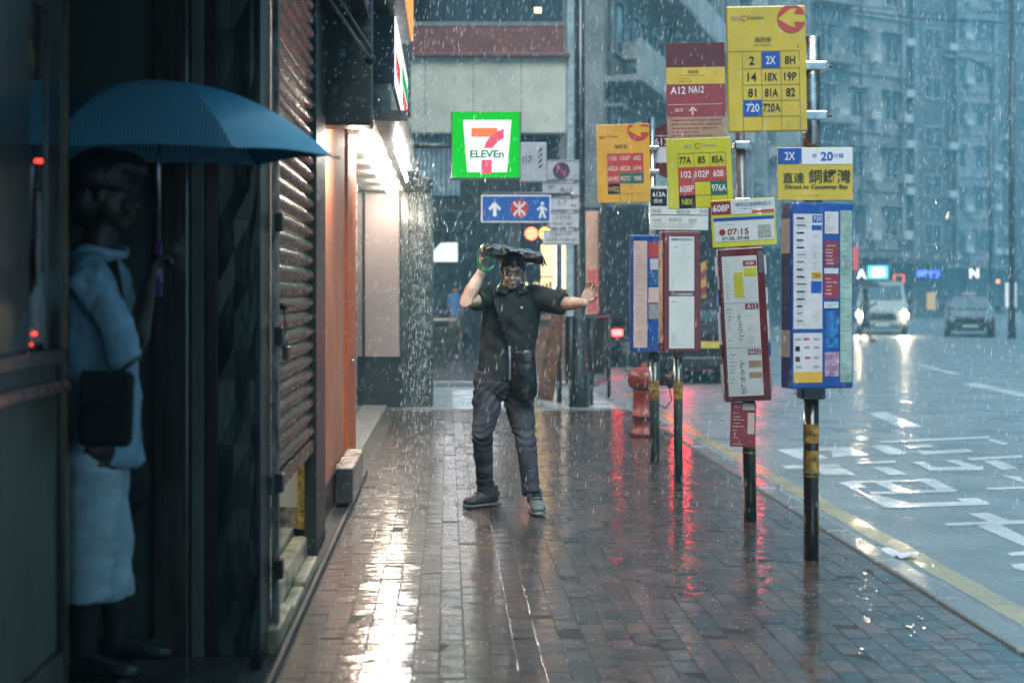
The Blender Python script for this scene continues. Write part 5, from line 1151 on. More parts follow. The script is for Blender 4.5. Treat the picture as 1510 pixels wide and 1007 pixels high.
def head_geo(mb, c, fwd, up, sc_=1.0):
    """head of about 0.23 m round centre c, face towards fwd"""
    fwd = Vector(fwd).normalized(); up = Vector(up); up = (up - fwd * up.dot(fwd)).normalized(); side = up.cross(fwd)   # person's left
    M = Matrix((side, fwd, up)).transposed()
    def P_(x, y, z): return Vector(c) + M @ Vector((x, y, z)) * sc_
    def B(x, y, z, r): mb.ball(P_(x, y, z), tuple(q * sc_ for q in r), 14, 10, M)
    B(0, -0.015, 0.025, (0.075, 0.095, 0.092)); B(0, 0.018, -0.035, (0.060, 0.066, 0.075)); B(0, 0.040, -0.085, (0.036, 0.036, 0.028))
    B(0, 0.055, -0.012, (0.050, 0.030, 0.050)); B(0, 0.086, -0.018, (0.011, 0.014, 0.022)); B(0, 0.096, -0.028, (0.015, 0.012, 0.010))
    B(0, 0.078, 0.030, (0.052, 0.014, 0.012))
    for s in (-1, 1):
        B(s * 0.079, -0.008, -0.010, (0.010, 0.022, 0.032)); B(s * 0.036, 0.066, -0.035, (0.022, 0.020, 0.022))
    B(0, 0.080, -0.058, (0.024, 0.012, 0.0055)); B(0, 0.078, -0.069, (0.020, 0.013, 0.006))
    return P_, M
def hand_geo(mb, wrist, d_, palm_n, curl=0.5, sc_=1.0, thumb_side=1, spread=0.08):
    """palm and five fingers; d_ = direction of the fingers, palm_n = direction the palm faces"""
    d_ = Vector(d_).normalized(); n_ = Vector(palm_n); n_ = (n_ - d_ * n_.dot(d_)).normalized(); s_v = d_.cross(n_) * thumb_side
    W_ = Vector(wrist)
    mb.tube([W_, W_ + d_ * 0.04 * sc_, W_ + d_ * 0.085 * sc_], [(0.028 * sc_, 0.020 * sc_), (0.040 * sc_, 0.018 * sc_), (0.040 * sc_, 0.014 * sc_)], 10, ref=s_v, round_ends=True)
    for i, (off, ln) in enumerate(((0.030, 0.072), (0.010, 0.082), (-0.010, 0.076), (-0.029, 0.060))):
        p = W_ + d_ * 0.085 * sc_ + s_v * off * sc_; q = (d_ + s_v * off / 0.03 * spread).normalized(); pts = [p]; a = 0.0
        for k in range(3):
            a += curl * (0.7 if k == 0 else 1.0); dir_ = q * math.cos(a) + n_ * math.sin(a); p = p + dir_ * ln * sc_ * (0.45, 0.32, 0.25)[k]; pts.append(p)
        mb.tube(pts, [0.0095 * sc_, 0.009 * sc_, 0.0085 * sc_, 0.0075 * sc_], 8, round_ends=True)
    p = W_ + d_ * 0.03 * sc_ + s_v * 0.030 * sc_
    mb.tube([p, p + (s_v * 0.7 + d_ * 0.6 + n_ * 0.3) * 0.035 * sc_, p + (s_v * 0.55 + d_ * 0.9 + n_ * 0.6) * 0.062 * sc_], [0.013 * sc_, 0.011 * sc_, 0.009 * sc_], 8, round_ends=True)
def shoe_geo(mb, heel, toe, h=0.10, w_=0.048):
    heel = Vector(heel); toe = Vector(toe); d_ = (toe - heel); L_ = d_.length; d_.normalize(); side = d_.cross(Vector((0, 0, 1)))
    pts = [heel + Vector((0, 0, h * 0.5)) + d_ * L_ * t for t in (0.02, 0.12, 0.3, 0.5, 0.7, 0.86, 0.97)]
    hs_ = [0.40, 0.52, 0.55, 0.46, 0.36, 0.30, 0.20]; ws_ = [0.6, 0.78, 0.8, 0.86, 1.0, 0.92, 0.55]
    pts = [p + Vector((0, 0, h * (hh - 0.5))) for p, hh in zip(pts, hs_)]
    mb.tube(pts, [(w_ * a, h * b) for a, b in zip(ws_, hs_)], 12, ref=side)

def person(name, label, loc):
    return thing(name, label, 'person', loc)

# ---- the man in the middle of the pavement, sheltering under a bag
MY = 9.0
man = person('person', 'man in dark polo shirt and jeans holding a bag over his head on the pavement', (at(745, 0, MY).x, MY, 0))
O = Vector(man.location)
def m_(px, py, Y=MY): return at(px, py, Y) - O
SK = skin_m('man_skin', (0.72, 0.50, 0.39))
body = MB()
hc = m_(756, 401, 8.93)
HP, HM = head_geo(body, hc, (-0.06, -1, -0.22), (0.03, -0.15, 1), 0.97)
body.tube([m_(754, 418, 8.99), m_(754, 436, 9.02)], [0.058, 0.07], 14, round_ends=True)
body.tube([m_(746, 565), m_(749, 520), m_(754, 470), m_(755, 440)], [(0.16, 0.11), (0.15, 0.105), (0.17, 0.11), (0.14, 0.09)], 16, ref=(1, 0, 0), round_ends=True)
shR, elR, wrR = m_(722, 438, 9.0), m_(687, 444, 8.80), m_(711, 400, 8.86)
shL, elL, wrL = m_(789, 438, 9.0), m_(833, 448, 8.84), m_(861, 447, 8.70)
body.tube([shR, shR.lerp(elR, 0.5), elR, elR.lerp(wrR, 0.35), wrR], [0.056, 0.053, 0.047, 0.046, 0.031], 12, round_ends=True)
body.tube([shL, shL.lerp(elL, 0.5), elL, elL.lerp(wrL, 0.4), wrL], [0.056, 0.052, 0.046, 0.044, 0.032], 12, round_ends=True)
hand_geo(body, wrR, (0.05, -0.05, 1), (0.6, -0.4, 0), 0.45, 1.0, -1)
hand_geo(body, wrL, (0.42, -0.1, 0.9), (-0.2, -1.0, 0.2), 0.34, 0.96, 1, 0.16)
hipR, knR, anR = m_(719, 585), m_(711, 642, 8.86), m_(716, 722, 9.0)
hipL, knL, anL = m_(763, 585), m_(776, 650, 8.88), m_(783, 728, 8.76)
for (a, b, c) in ((hipR, knR, anR), (hipL, knL, anL)): body.tube([a, b, c], [0.07, 0.05, 0.035], 10, round_ends=True)
body.tube([hipR, m_(744, 570), hipL], 0.07, 10, round_ends=True)
bme = remesh(body, 0.0045, 3)
bo = link('body', bme, SK, man)
# shirt
JS = pm('polo_charcoal', (0.034, 0.044, 0.042), 0.8, var=0.25, vscale=7, bump=0.35, bscale=260, spec=0.3)
shirt = MB()
shirt.tube([m_(745, 562), m_(746, 545), m_(748, 520), m_(750, 500), m_(754, 475), m_(755.5, 455), m_(755.5, 442), m_(755, 433), m_(755, 427)],
           [(0.188, 0.130), (0.186, 0.130), (0.182, 0.127), (0.182, 0.125), (0.190, 0.128), (0.192, 0.124), (0.175, 0.112), (0.130, 0.095), (0.075, 0.072)], 28, ref=(1, 0, 0))
shirt.tube([m_(735, 441), shR, shR.lerp(elR, 0.30), shR.lerp(elR, 0.62)], [0.075, 0.082, 0.078, 0.078], 16)
shirt.tube([m_(775, 440), shL, shL.lerp(elL, 0.35), shL.lerp(elL, 0.70), shL.lerp(elL, 0.97)], [0.08, 0.087, 0.084, 0.078, 0.072], 16)
sme = remesh(shirt, 0.0085, 5); folds(sme, 0.010, 7.0, (1.0, 1.0, 0.55), 2.0, 0.16)
# diagonal pull folds towards the shoulder strap
warp(sme, lambda c: 0.010 * math.sin((c.x * 0.8 + c.z * 1.1) * 46 + 2.0 * noise.noise(c * 5)) * max(0, noise.noise(c * 4 + Vector((3, 1, 0)))))
link('polo_shirt', sme, JS, man)
# collar: two leaves and a placket
colm = pm('polo_collar', (0.035, 0.045, 0.044), 0.5, var=0.2, vscale=12)
mb = MB(); cc = m_(755, 426, 8.985)
ringa, ringb = [], []
for i in range(21):
    a = -math.pi / 2 + 0.33 + (2 * math.pi - 0.66) * i / 20
    ringa.append(cc + Vector((0.074 * math.cos(a), 0.068 * math.sin(a) - 0.005, 0.034 - 0.028 * max(0, -math.sin(a)))))
    ringb.append(cc + Vector((0.116 * math.cos(a), 0.106 * math.sin(a) - 0.016, -0.012 - 0.030 * max(0, -math.sin(a)) ** 2)))
mb.v = [tuple(p) for p in ringa + ringb]; mb.f = [(i, i + 1, i + 22, i + 21) for i in range(20)]
co = mb.flat('collar', colm, man); sf = co.modifiers.new('thick', 'SOLIDIFY'); sf.thickness = 0.006
mb = MB(); 
for (dx) in (-0.013, 0.004): mb.quad(m_(769 + dx * 100, 452, 8.857), m_(770.5 + dx * 100, 452, 8.857), m_(771 + dx * 100, 455, 8.857), m_(770 + dx * 100, 455, 8.857), m_(768.6 + dx * 100, 454, 8.857))
emb = mb.flat('chest_emblem', pm('emblem_thread', (0.6, 0.6, 0.58), 0.6, var=0), man)
# jeans
JN = pm('jeans_wet', (0.062, 0.068, 0.085), 0.8, var=0.35, vscale=7, bump=0.4, bscale=200, spec=0.3)
jn = MB()
jn.tube([m_(744, 548), m_(743, 565), m_(743, 580)], [(0.195, 0.125), (0.205, 0.13), (0.18, 0.115)], 22, ref=(1, 0, 0))
for (a, b, c, s) in ((hipR, knR, anR, -1), (hipL, knL, anL, 1)):
    h_ = c + Vector((0, 0, -0.005))
    jn.tube([a + Vector((0, 0, 0.02)), a.lerp(b, 0.35), a.lerp(b, 0.75), b, b.lerp(h_, 0.4), b.lerp(h_, 0.8), h_], [(0.102, 0.105), (0.092, 0.098), (0.076, 0.084), (0.069, 0.076), (0.064, 0.074), (0.056, 0.065), (0.057, 0.066)], 18, ref=(1, 0, 0))
jme = remesh(jn, 0.0085, 4); folds(jme, 0.007, 10.0, (0.7, 0.7, 1.6), 5.0, 0.2)
def crease(c):
    d_ = 0.0
    for zc_ in (knR.z, anR.z + 0.03): d_ += 0.0045 * math.exp(-((c.z - zc_) / 0.08) ** 2) * math.sin(c.z * 130 + 6 * noise.noise(c * 9))
    return d_ + 0.006 * math.exp(-((c.z - hipR.z) / 0.08) ** 2) * math.sin((c.z * 0.8 + abs(c.x) * 0.9) * 120 + 3 * noise.noise(c * 6))
warp(jme, crease)
link('jeans', jme, JN, man)
# shoes
SH = pm('shoe_dark', (0.045, 0.047, 0.048), 0.5, var=0.3, vscale=14); SO = pm('shoe_sole', (0.13, 0.135, 0.13), 0.5, var=0.2)
for (heel, toe, mm) in ((Vector((-0.045, 0.03, 0.012)), Vector((-0.275, -0.10, 0.012)), SH), (Vector((0.175, -0.16, 0.012)), Vector((0.20, -0.43, 0.012)), pm('shoe_grey', (0.14, 0.165, 0.165), 0.5, var=0.25, vscale=14))):
    mb = MB(); shoe_geo(mb, heel, toe, 0.105, 0.052); d_ = (toe - heel).normalized()
    mb.tube([heel + d_ * 0.07 + Vector((0, 0, 0.05)), heel + d_ * 0.055 + Vector((0, 0, 0.135))], [0.052, 0.05], 12)
    sm_ = remesh(mb, 0.007, 4); so_ = link('shoe', sm_, mm, man)
    mb = MB(); s_v = d_.cross(Vector((0, 0, 1)))
    mb.tube([heel + d_ * (toe - heel).length * t + Vector((0, 0, 0.004)) for t in (-0.02, 0.1, 0.35, 0.7, 0.9, 1.0)], [(0.034, 0.014), (0.043, 0.014), (0.044, 0.014), (0.055, 0.014), (0.048, 0.014), (0.026, 0.013)], 12, ref=s_v); mb.build('sole', SO, so_, True)
    mb = MB()
    for k in range(3):
        p = heel + d_ * (0.115 + 0.028 * k) + Vector((0, 0, 0.112 - 0.016 * k)); mb.tube([p - s_v * 0.03, p + Vector((0, 0, 0.008)), p + s_v * 0.03], 0.0045, 6)
    mb.build('laces', K_black, so_, True)
# hair
hr = MB(); hr.ball(HP(0, -0.028, 0.052), (0.081, 0.098, 0.078), 16, 10, HM); hr.ball(HP(0, 0.02, 0.088), (0.066, 0.068, 0.036), 14, 8, HM)
for s in (-1, 1): hr.ball(HP(s * 0.070, -0.012, 0.022), (0.013, 0.035, 0.042), 10, 8, HM)
hme = remesh(hr, 0.008, 2); folds(hme, 0.008, 40, (1, 1, 0.5), 1.0)
link('hair', hme, pm('black_hair', (0.010, 0.009, 0.009), 0.38, var=0.3, vscale=60, bump=0.6, bscale=120, stretch=(1, 1, 0.3)), man)
# glasses
mb = MB()
for s in (-1, 1):
    mb.tube([HP(s * 0.034 + 0.027 * math.cos(t * math.pi / 8), 0.097, 0.006 + 0.019 * math.sin(t * math.pi / 8)) for t in range(17)], 0.0022, 6)
    mb.tube([HP(s * 0.062, 0.094, 0.012), HP(s * 0.080, 0.05, 0.012), HP(s * 0.083, -0.01, 0.008)], 0.002, 6)
mb.tube([HP(-0.008, 0.098, 0.010), HP(0.008, 0.098, 0.010)], 0.002, 6)
mb.build('glasses', pm('glasses_metal', (0.14, 0.10, 0.10), 0.3, 0.6), man)
mb = MB()
for s in (-1, 1):
    mb.ball(HP(s * 0.034, 0.0835, 0.004), (0.011, 0.006, 0.0045), 10, 6, HM); mb.ball(HP(s * 0.035, 0.090, 0.032), (0.019, 0.005, 0.0035), 10, 6, HM)
mb.build('eyes_and_brows', pm('eye_dark', (0.02, 0.014, 0.012), 0.4, var=0), man, True)
mb = MB(); mb.ball(HP(0, 0.0905, -0.063), (0.021, 0.004, 0.0022), 10, 6, HM); mb.build('mouth', pm('lip_dark', (0.22, 0.09, 0.075), 0.4, var=0), man, True)

# crossbody bag with strap
bg_ = thing('crossbody_bag', 'black crossbody bag hanging at the hip of the man in jeans', 'bag', m_(775, 590, 8.80) + O)
BO = Vector(bg_.location)
def b_(px, py, Y): return at(px, py, Y) - BO
bm_ = MB(); bm_.tube([b_(776, 586, 8.83), b_(774, 570, 8.81), b_(773, 545, 8.81), b_(772, 520, 8.82)], [(0.070, 0.03), (0.082, 0.042), (0.080, 0.042), (0.070, 0.028)], 18, ref=(1, 0, 0), round_ends=True)
bme2 = remesh(bm_, 0.009, 4); folds(bme2, 0.010, 9, (1, 1, 1), 8.0)
link('body', bme2, pm('bag_black', (0.010, 0.012, 0.014), 0.4, var=0.2, coat=0.3), bg_)
def strap(pts, wid, m, parent, name='strap'):
    mb = MB(); n_ = len(pts)
    for i, p in enumerate(pts):
        t_ = (Vector(pts[min(i + 1, n_ - 1)]) - Vector(pts[max(i - 1, 0)])).normalized(); sd_ = t_.cross(Vector((0, -1, 0))).normalized()
        mb.v += [tuple(Vector(p) - sd_ * wid / 2), tuple(Vector(p) + sd_ * wid / 2)]
    mb.f = [(2 * i, 2 * i + 1, 2 * i + 3, 2 * i + 2) for i in range(n_ - 1)]
    o_ = mb.flat(name, m, parent); sf_ = o_.modifiers.new('thick', 'SOLIDIFY'); sf_.thickness = 0.006; return o_
strap([b_(727, 428, 8.93), b_(731, 440, 8.86), b_(738, 462, 8.835), b_(746, 485, 8.83), b_(753, 505, 8.828), b_(760, 528, 8.82)], 0.036, pm('strap_black', (0.008, 0.009, 0.010), 0.45), bg_)
strap([b_(751.5, 510, 8.80), b_(752, 530, 8.775), b_(752, 560, 8.775)], 0.014, pm('zip_grey', (0.16, 0.20, 0.23), 0.3, 0.3), bg_, 'zip_strip')

# dark bag held over the head
hb = thing('plastic_cover', 'crumpled shiny dark bag held flat above the head of the man in the polo', 'bag', m_(755, 372, 8.9) + O)
mb = MB(); nx, ny = 26, 16
for j in range(ny + 1):
    for i in range(nx + 1):
        u = i / nx * 2 - 1; v_ = j / ny * 2 - 1
        r_ = 1 - 0.10 * abs(noise.noise((u * 2.2, v_ * 2.2, 4)))
        x = u * 0.222 * r_; y = v_ * 0.17 * r_
        z = 0.030 - 0.034 * u - 0.018 * u * u + 0.020 * noise.noise((u * 3.1, v_ * 3.1, 1)) + 0.014 * noise.noise((u * 8, v_ * 6, 2))
        z -= 0.028 * max(0, abs(v_) - 0.72) / 0.28 * (0.6 + 1.6 * abs(noise.noise((u * 5, v_, 3)))) + 0.05 * max(0, abs(u) - 0.86) / 0.14
        mb.v.append((x, y, z))
for j in range(ny):
    for i in range(nx): a = j * (nx + 1) + i; mb.f.append((a, a + 1, a + nx + 2, a + nx + 1))
o_ = mb.flat('sheet', pm('shiny_dark_plastic', (0.020, 0.024, 0.032), 0.16, var=0.3, vscale=9, coat=1.0, crough=0.08), hb); o_.data.shade_smooth()
sf_ = o_.modifiers.new('thick', 'SOLIDIFY'); sf_.thickness = 0.005
mb = MB()
for j in range(9):
    for i in range(12):
        u = i / 11 * 2 - 1; v_ = j / 8 * 2 - 1; mb.v.append((0.02 + u * 0.17, v_ * 0.10, -0.03 - 0.03 * (1 - v_ * v_) - 0.02 * u + 0.012 * noise.noise((u * 4, v_ * 4, 7))))
for j in range(8):
    for i in range(11): a = j * 12 + i; mb.f.append((a, a + 1, a + 13, a + 12))
o2 = mb.flat('underside', pm('dark_lining', (0.012, 0.011, 0.011), 0.5), hb); o2.data.shade_smooth()
GP = pm('green_plastic', (0.03, 0.42, 0.16), 0.2, var=0.15, coat=1.0, trans=0.3)
mb = MB()
gc_ = m_(716, 381, 8.80) + O - hb.location
mb.tube([gc_ + Vector((0.052 * math.cos(t * math.pi / 10), 0, 0.085 * math.sin(t * math.pi / 10) - 0.004)) for t in range(21)], 0.006, 8)
mb.tube([gc_ + Vector((0.01, -0.02, 0)) + Vector((0.045 * math.cos(t * math.pi / 10), 0.01 * math.sin(t), 0.04 * math.sin(t * math.pi / 10) - 0.035)) for t in range(21)], 0.005, 8)
mb.build('green_handle', GP, hb, True)

# ---- the man under the blue umbrella in the doorway
UY = 4.6
um = person('person', 'man in blue shirt and pale shorts standing in the doorway under an umbrella', (at(140, 0, UY).x, UY, 0.12))
UO = Vector(um.location)
def u_(px, py, Y=UY): return at(px, py, Y) - UO
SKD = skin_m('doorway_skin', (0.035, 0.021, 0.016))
body = MB()
HP2, HM2 = head_geo(body, u_(158, 286), (1, 0.10, -0.10), (0, 0, 1), 1.16)
body.tube([u_(150, 340), u_(142, 385)], [0.058, 0.065], 14, round_ends=True)
body.tube([u_(142, 670), u_(146, 560), u_(142, 450), u_(142, 400)], [(0.10, 0.14), (0.10, 0.14), (0.10, 0.15), (0.09, 0.13)], 16, ref=(1, 0, 0), round_ends=True)
us_, ue_, uw_ = u_(137, 415, 4.40), u_(193, 540, 4.36), u_(217, 428, 4.56)
body.tube([us_, ue_, ue_.lerp(uw_, 0.4), uw_], [0.05, 0.044, 0.042, 0.030], 12, round_ends=True)
hand_geo(body, uw_, (0.22, 0.2, 1), (0.9, 0.35, 0.0), 1.05, 1.15, 1)
body.tube([u_(150, 410, 4.80), u_(185, 520, 4.84), u_(200, 660, 4.80)], [0.05, 0.042, 0.03], 12, round_ends=True)
hand_geo(body, u_(200, 660, 4.80), (0, 0, -1), (0, -1, 0), 0.9, 1.0, 1)
kn1, an1 = u_(130, 830, 4.50), u_(120, 965, 4.52)
kn2, an2 = u_(168, 828, 4.72), u_(172, 955, 4.74)
for (h_, k1, a1) in ((u_(140, 680, 4.50), kn1, an1), (u_(146, 680, 4.70), kn2, an2)):
    body.tube([h_, h_.lerp(k1, 0.5), k1, k1.lerp(a1, 0.35), a1], [0.085, 0.075, 0.055, 0.055, 0.036], 12, round_ends=True)
body.tube([u_(142, 660, 4.5), u_(142, 660, 4.7)], 0.09, 12, round_ends=True)
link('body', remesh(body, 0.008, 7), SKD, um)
BS = pm('chambray_blue', (0.26, 0.40, 0.52), 0.7, var=0.15, vscale=12, bump=0.2, bscale=300)
sh_ = MB()
sh_.tube([u_(148, 680), u_(150, 640), u_(150, 560), u_(146, 470), u_(143, 410), u_(144, 385), u_(147, 372)], [(0.148, 0.175), (0.130, 0.175), (0.115, 0.175), (0.116, 0.185), (0.106, 0.19), (0.08, 0.145), (0.06, 0.07)], 22, ref=(1, 0, 0))
sh_.tube([u_(139, 400, 4.50), us_, us_.lerp(ue_, 0.5), us_.lerp(ue_, 0.96)], [0.07, 0.072, 0.060, 0.058], 16)
sh_.tube([u_(150, 405, 4.78), u_(170, 470, 4.83), u_(184, 515, 4.84)], [0.075, 0.07, 0.065], 14)
sme = remesh(sh_, 0.010, 5); folds(sme, 0.020, 9, (1.2, 1.2, 0.6), 3.0, 0.2); link('shirt', sme, BS, um)
mb = MB(); cc = u_(150, 372)
mb.tube([cc + Vector((0.085 * math.cos(t * math.pi / 10), 0.08 * math.sin(t * math.pi / 10), 0.01 * math.sin(t * 0.6))) for t in range(21)], [(0.008, 0.016)] * 21, 8); mb.build('collar', BS, um, True)
st_ = MB(); st_.tube([u_(143, 660), u_(143, 690)], [(0.125, 0.185), (0.115, 0.18)], 20, ref=(1, 0, 0))
for (h_, k1) in ((u_(140, 690, 4.50), kn1 + Vector((0.0, 0, -0.125))), (u_(146, 690, 4.70), kn2 + Vector((0.0, 0, -0.125)))): st_.tube([h_, h_.lerp(k1, 0.5), k1], [(0.098, 0.095), (0.088, 0.09), (0.072, 0.078)], 16, ref=(1, 0, 0))
sme = remesh(st_, 0.010, 4); folds(sme, 0.012, 8, (0.8, 0.8, 1.6), 9.0, 0.15); link('shorts', sme, pm('pale_shorts', (0.42, 0.52, 0.58), 0.75, var=0.12, vscale=9, bump=0.15, bscale=250), um)
hr = MB(); hr.ball(HP2(0, -0.022, 0.045), (0.102, 0.122, 0.104), 16, 10, HM2); hr.ball(HP2(0, 0.035, 0.082), (0.092, 0.092, 0.056), 14, 8, HM2); hr.ball(HP2(0, -0.055, -0.03), (0.092, 0.075, 0.090), 12, 8, HM2)
link('hair', remesh(hr, 0.010, 6), MATS['black_hair'], um)
mb = MB(); mb.tube([HP2(-0.064, 0.098, 0.008), HP2(-0.075, 0.05, 0.012), HP2(-0.088, -0.02, 0.01)], 0.0025, 6); mb.tube([HP2(-0.036 + 0.028 * math.cos(t * math.pi / 8), 0.10, 0.004 + 0.02 * math.sin(t * math.pi / 8)) for t in range(17)], 0.0025, 6); mb.build('glasses', K_black, um)
for (heel, toe) in ((Vector((an1.x - 0.06, an1.y, 0.005)), Vector((an1.x + 0.20, an1.y - 0.01, 0.005))), (Vector((an2.x - 0.06, an2.y, 0.005)), Vector((an2.x + 0.20, an2.y + 0.01, 0.005)))):
    mb = MB(); shoe_geo(mb, heel, toe, 0.085, 0.05); link('shoe', remesh(mb, 0.008, 3), K_black, um)
bb = thing('shoulder_bag', 'black shoulder bag at the side of the man with the umbrella', 'bag', u_(158, 600, 4.33) + UO); 
def sb_(px, py, Y): return at(px, py, Y) - Vector(bb.location)
MB().box(-0.085, 0.082, -0.035, 0.035, -0.125, 0.115).build('body', pm('bag_cloth', (0.006, 0.006, 0.007), 0.8), bb, bevel=0.022, rot=(0, R(2), R(6)), seg=3)
MB().box(-0.078, 0.076, -0.046, -0.036, 0.0, 0.118).build('flap', MATS['bag_cloth'], bb, bevel=0.008, rot=(0, R(2), R(6)))
strap([sb_(165, 385, 4.42), sb_(175, 440, 4.39), sb_(182, 500, 4.37), sb_(170, 560, 4.315)], 0.035, pm('strap_black', (0.008, 0.009, 0.010), 0.5), bb)
cb = thing('carrier_bag', 'black carrier bag hanging low in front of the shorts in the doorway', 'bag', u_(200, 745, 4.80) + UO)
def cb_(px, py, Y): return at(px, py, Y) - Vector(cb.location)
mb = MB(); mb.tube([cb_(196, 748, 4.80), cb_(198, 735, 4.80), cb_(202, 700, 4.80), cb_(203, 680, 4.80)], [(0.03, 0.04), (0.05, 0.06), (0.052, 0.06), (0.03, 0.03)], 14, ref=(1, 0, 0), round_ends=True)
link('body', remesh(mb, 0.01, 3), MATS['bag_cloth'], cb)
MB().tube([cb_(203, 680, 4.80), cb_(201, 668, 4.80)], 0.012, 8).build('handle', K_black, cb)

# umbrella of six striped panels
ub = thing('umbrella', 'blue pinstriped umbrella held in the dark doorway', 'umbrella', at(234, 232, 4.66))
UC = Vector(ub.location); RX, RY, HH = 0.605, 0.345, 0.262
stripe = bpy.data.materials.new('striped_canopy'); stripe.use_nodes = True; t = stripe.node_tree; b = t.nodes['Principled BSDF']
uvn = t.nodes.new('ShaderNodeUVMap'); sx = t.nodes.new('ShaderNodeSeparateXYZ'); t.links.new(uvn.outputs[0], sx.inputs[0])
mm_ = t.nodes.new('ShaderNodeMath'); mm_.operation = 'MULTIPLY'; mm_.inputs[1].default_value = 2 * math.pi * 46; t.links.new(sx.outputs[0], mm_.inputs[0])
sn = t.nodes.new('ShaderNodeMath'); sn.operation = 'SINE'; t.links.new(mm_.outputs[0], sn.inputs[0])
rp = t.nodes.new('ShaderNodeValToRGB'); rp.color_ramp.elements[0].position = 0.35; rp.color_ramp.elements[1].position = 0.65
rp.color_ramp.elements[0].color = (0.014, 0.08, 0.16, 1); rp.color_ramp.elements[1].color = (0.20, 0.45, 0.60, 1)
mr = t.nodes.new('ShaderNodeMapRange'); mr.inputs[1].default_value = -1; mr.inputs[2].default_value = 1; t.links.new(sn.outputs[0], mr.inputs[0]); t.links.new(mr.outputs[0], rp.inputs[0]); t.links.new(rp.outputs[0], b.inputs['Base Color'])
b.inputs['Roughness'].default_value = 0.45; b.inputs['Coat Weight'].default_value = 0.3; b.inputs['Coat Roughness'].default_value = 0.2
plain = pm('canopy_blue', (0.05, 0.26, 0.42), 0.4, var=0.08, vscale=10, coat=0.3, crough=0.15)
NS, NR = 14, 10
def canopy_pt(a0, a1, u, r):
    p0 = Vector((math.cos(a0) * RX, math.sin(a0) * RY)); p1 = Vector((math.cos(a1) * RX, math.sin(a1) * RY)); p = p0.lerp(p1, u) * r
    z = HH * (1 - r ** 2.1) - 0.012 * math.sin(math.pi * u) * r * r * -1.0
    return (p.x, p.y, z)
for k in range(6):
    a0, a1 = R(60 * k), R(60 * (k + 1)); mb = MB(); uvs = []
    for j in range(NR + 1):
        for i in range(NS + 1): mb.v.append(canopy_pt(a0, a1, i / NS, j / NR)); uvs.append(((i / NS - 0.5) * (j / NR) + 0.5, j / NR))
    for j in range(NR):
        for i in range(NS): a = j * (NS + 1) + i; mb.f.append((a, a + 1, a + NS + 2, a + NS + 1))
    o = mb.flat('canopy_panel', stripe if k in (3, 4) and k == 4 else (stripe if k in (1,) else plain), ub); o.data.shade_smooth()
    ul = o.data.uv_layers.new(name='UVMap')
    for lp_ in o.data.loops: ul.data[lp_.index].uv = uvs[lp_.vertex_index]
    MB().tube([Vector(canopy_pt(a0, a1, 0, q / 8)) - Vector((0, 0, 0.006)) for q in range(9)], 0.003, 6).build('rib', K_black, ub, True)
    tp = canopy_pt(a0, a1, 0, 1.0); MB().tube([Vector(tp), Vector(tp) + Vector((math.cos(a0) * 0.02, math.sin(a0) * 0.012, -0.004))], 0.004, 6).build('rib_tip', K_black, ub)
MB().tube([(0, 0, HH - 0.005), (0, 0, HH + 0.03)], [0.008, 0.004], 8).build('ferrule', K_black, ub)
hz_ = at(238, 425, 4.6).z - UC.z
MB().tube([(0, 0, HH - 0.01), (0.006, -0.03, hz_ + 0.16)], 0.007, 8).build('shaft', pm('shaft_steel', (0.35, 0.33, 0.40), 0.2, 0.9), ub, True)
MB().tube([(0.006, -0.03, hz_ + 0.16), (0.008, -0.045, hz_ - 0.03)], [0.013, 0.016], 10).build('handle', pm('handle_purple', (0.16, 0.03, 0.20), 0.15, var=0, coat=1.0), ub, True)

